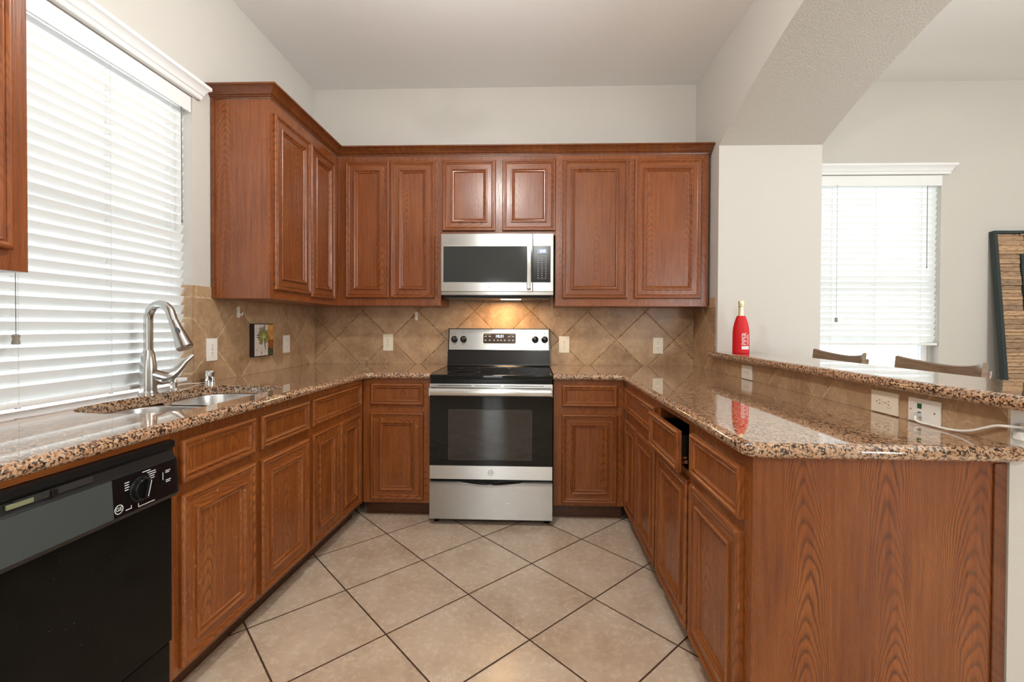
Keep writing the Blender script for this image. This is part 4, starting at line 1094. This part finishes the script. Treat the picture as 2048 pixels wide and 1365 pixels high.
def copy_tree(o, parent=None):
    c = o.copy(); C.objects.link(c); c.parent = parent
    for ch in o.children: copy_tree(ch, c)
    return c
st = stool(); st2 = copy_tree(st)
st['label'] = 'brown wooden bar stool nearer the pillar, its curved back showing over the bar'
st2['label'] = 'brown wooden bar stool nearer the leaning mirror, its curved back showing over the bar'
for s_, (x, y, r) in ((st, (3.265, -0.775, 0.0)), (st2, (3.255, -1.430, 0.0))):
    s_.location = (x, y, 0); s_.rotation_euler = (0, 0, r); s_['group'] = 'bar stools'

# ------------------------------------------------------------------ leaning mirror with stacked-wood frame
t = thing('floor_mirror', 'tall mirror with a stacked reclaimed wood frame leaning on the dining wall', 'mirror', (5.045, -0.215, 0.0), 0.0)
t.rotation_euler = (-math.atan(0.088), 0, 0)
MW, MH = 0.86, 1.95; m = MB()
for q in ((0, 0.022, 0, MH), (MW - 0.022, MW, 0, MH), (0.022, MW - 0.022, 0, 0.022), (0.022, MW - 0.022, MH - 0.022, MH)): m.box(q[0], q[1], 0.0, 0.040, q[2], q[3], 0.002)
m.build('outer_frame', MFRAME, t)
MB().box(0.02, MW - 0.02, 0.030, 0.038, 0.02, MH - 0.02).build('backing_board', MFRAME, t, smooth=False)
m = MB(); bw = 0.15
def stack(x0, x1, z0, z1, rows_split):
    z = z0
    while z < z1 - 0.004:
        h = min(random.uniform(0.022, 0.042), z1 - z); cuts = [x0, x1]
        if rows_split:
            cuts = [x0]; x = x0
            while x < x1 - 0.12: x += random.uniform(0.10, 0.22); cuts.append(min(x, x1))
            cuts[-1] = x1
        for a, b_ in zip(cuts[:-1], cuts[1:]):
            m.box(a + 0.001, b_ - 0.001 + random.uniform(-0.004, 0.0), random.uniform(0.002, 0.012), 0.032, z + 0.001, z + h - 0.001, 0.002, 1)
        z += h
stack(0.023, 0.023 + bw, 0.023 + bw, MH - 0.023 - bw, False); stack(MW - 0.023 - bw, MW - 0.023, 0.023 + bw, MH - 0.023 - bw, False)
stack(0.023, MW - 0.023, 0.023, 0.023 + bw, True); stack(0.023, MW - 0.023, MH - 0.023 - bw, MH - 0.023, True)
m.build('wood_mosaic', RECL, t)
a = 0.023 + bw; m = MB()
for q in ((a, a + 0.022, a, MH - a), (MW - a - 0.022, MW - a, a, MH - a), (a + 0.022, MW - a - 0.022, a, a + 0.022), (a + 0.022, MW - a - 0.022, MH - a - 0.022, MH - a)): m.box(q[0], q[1], -0.002, 0.030, q[2], q[3], 0.002)
m.build('inner_frame', MFRAME, t)
MB().box(a + 0.022, MW - a - 0.022, 0.018, 0.022, a + 0.022, MH - a - 0.022).build('mirror_glass', MIRROR, t, smooth=False)

# ------------------------------------------------------------------ ceiling lights, dining and rear ones added as fill
def ceiling_light(label, x, y, power):
    t = thing('ceiling_light', label, 'light', (x, y, H))
    MB().lathe([(0.075, -0.001), (0.075, -0.018), (0.03, -0.03), (0.012, -0.032), (0.012, -0.30), (0.03, -0.31)], (0, 0, 0), 28).build('stem', NICKEL, t)
    MB().lathe([(0.18, -0.31), (0.17, -0.345), (0.13, -0.385), (0.07, -0.405), (0.01, -0.41)], (0, 0, 0), 32, 'z', False, True).build('lamp_shade', LAMPG, t)
    point_light('bulb', (x, y, H - 0.46), power, 0.08, (1.0, 0.985, 0.95))
    return t
ceiling_light('semi-flush ceiling light over the kitchen floor', 1.35, -1.90, 31)
ceiling_light('added semi-flush fill light over the dining area', 4.9, -2.6, 45)  # unseen lamp, added to brighten the dining room and its ceiling
ceiling_light('added semi-flush fill light in the rear of the room', 1.8, -4.9, 48)  # unseen lamp behind the camera, added for fill
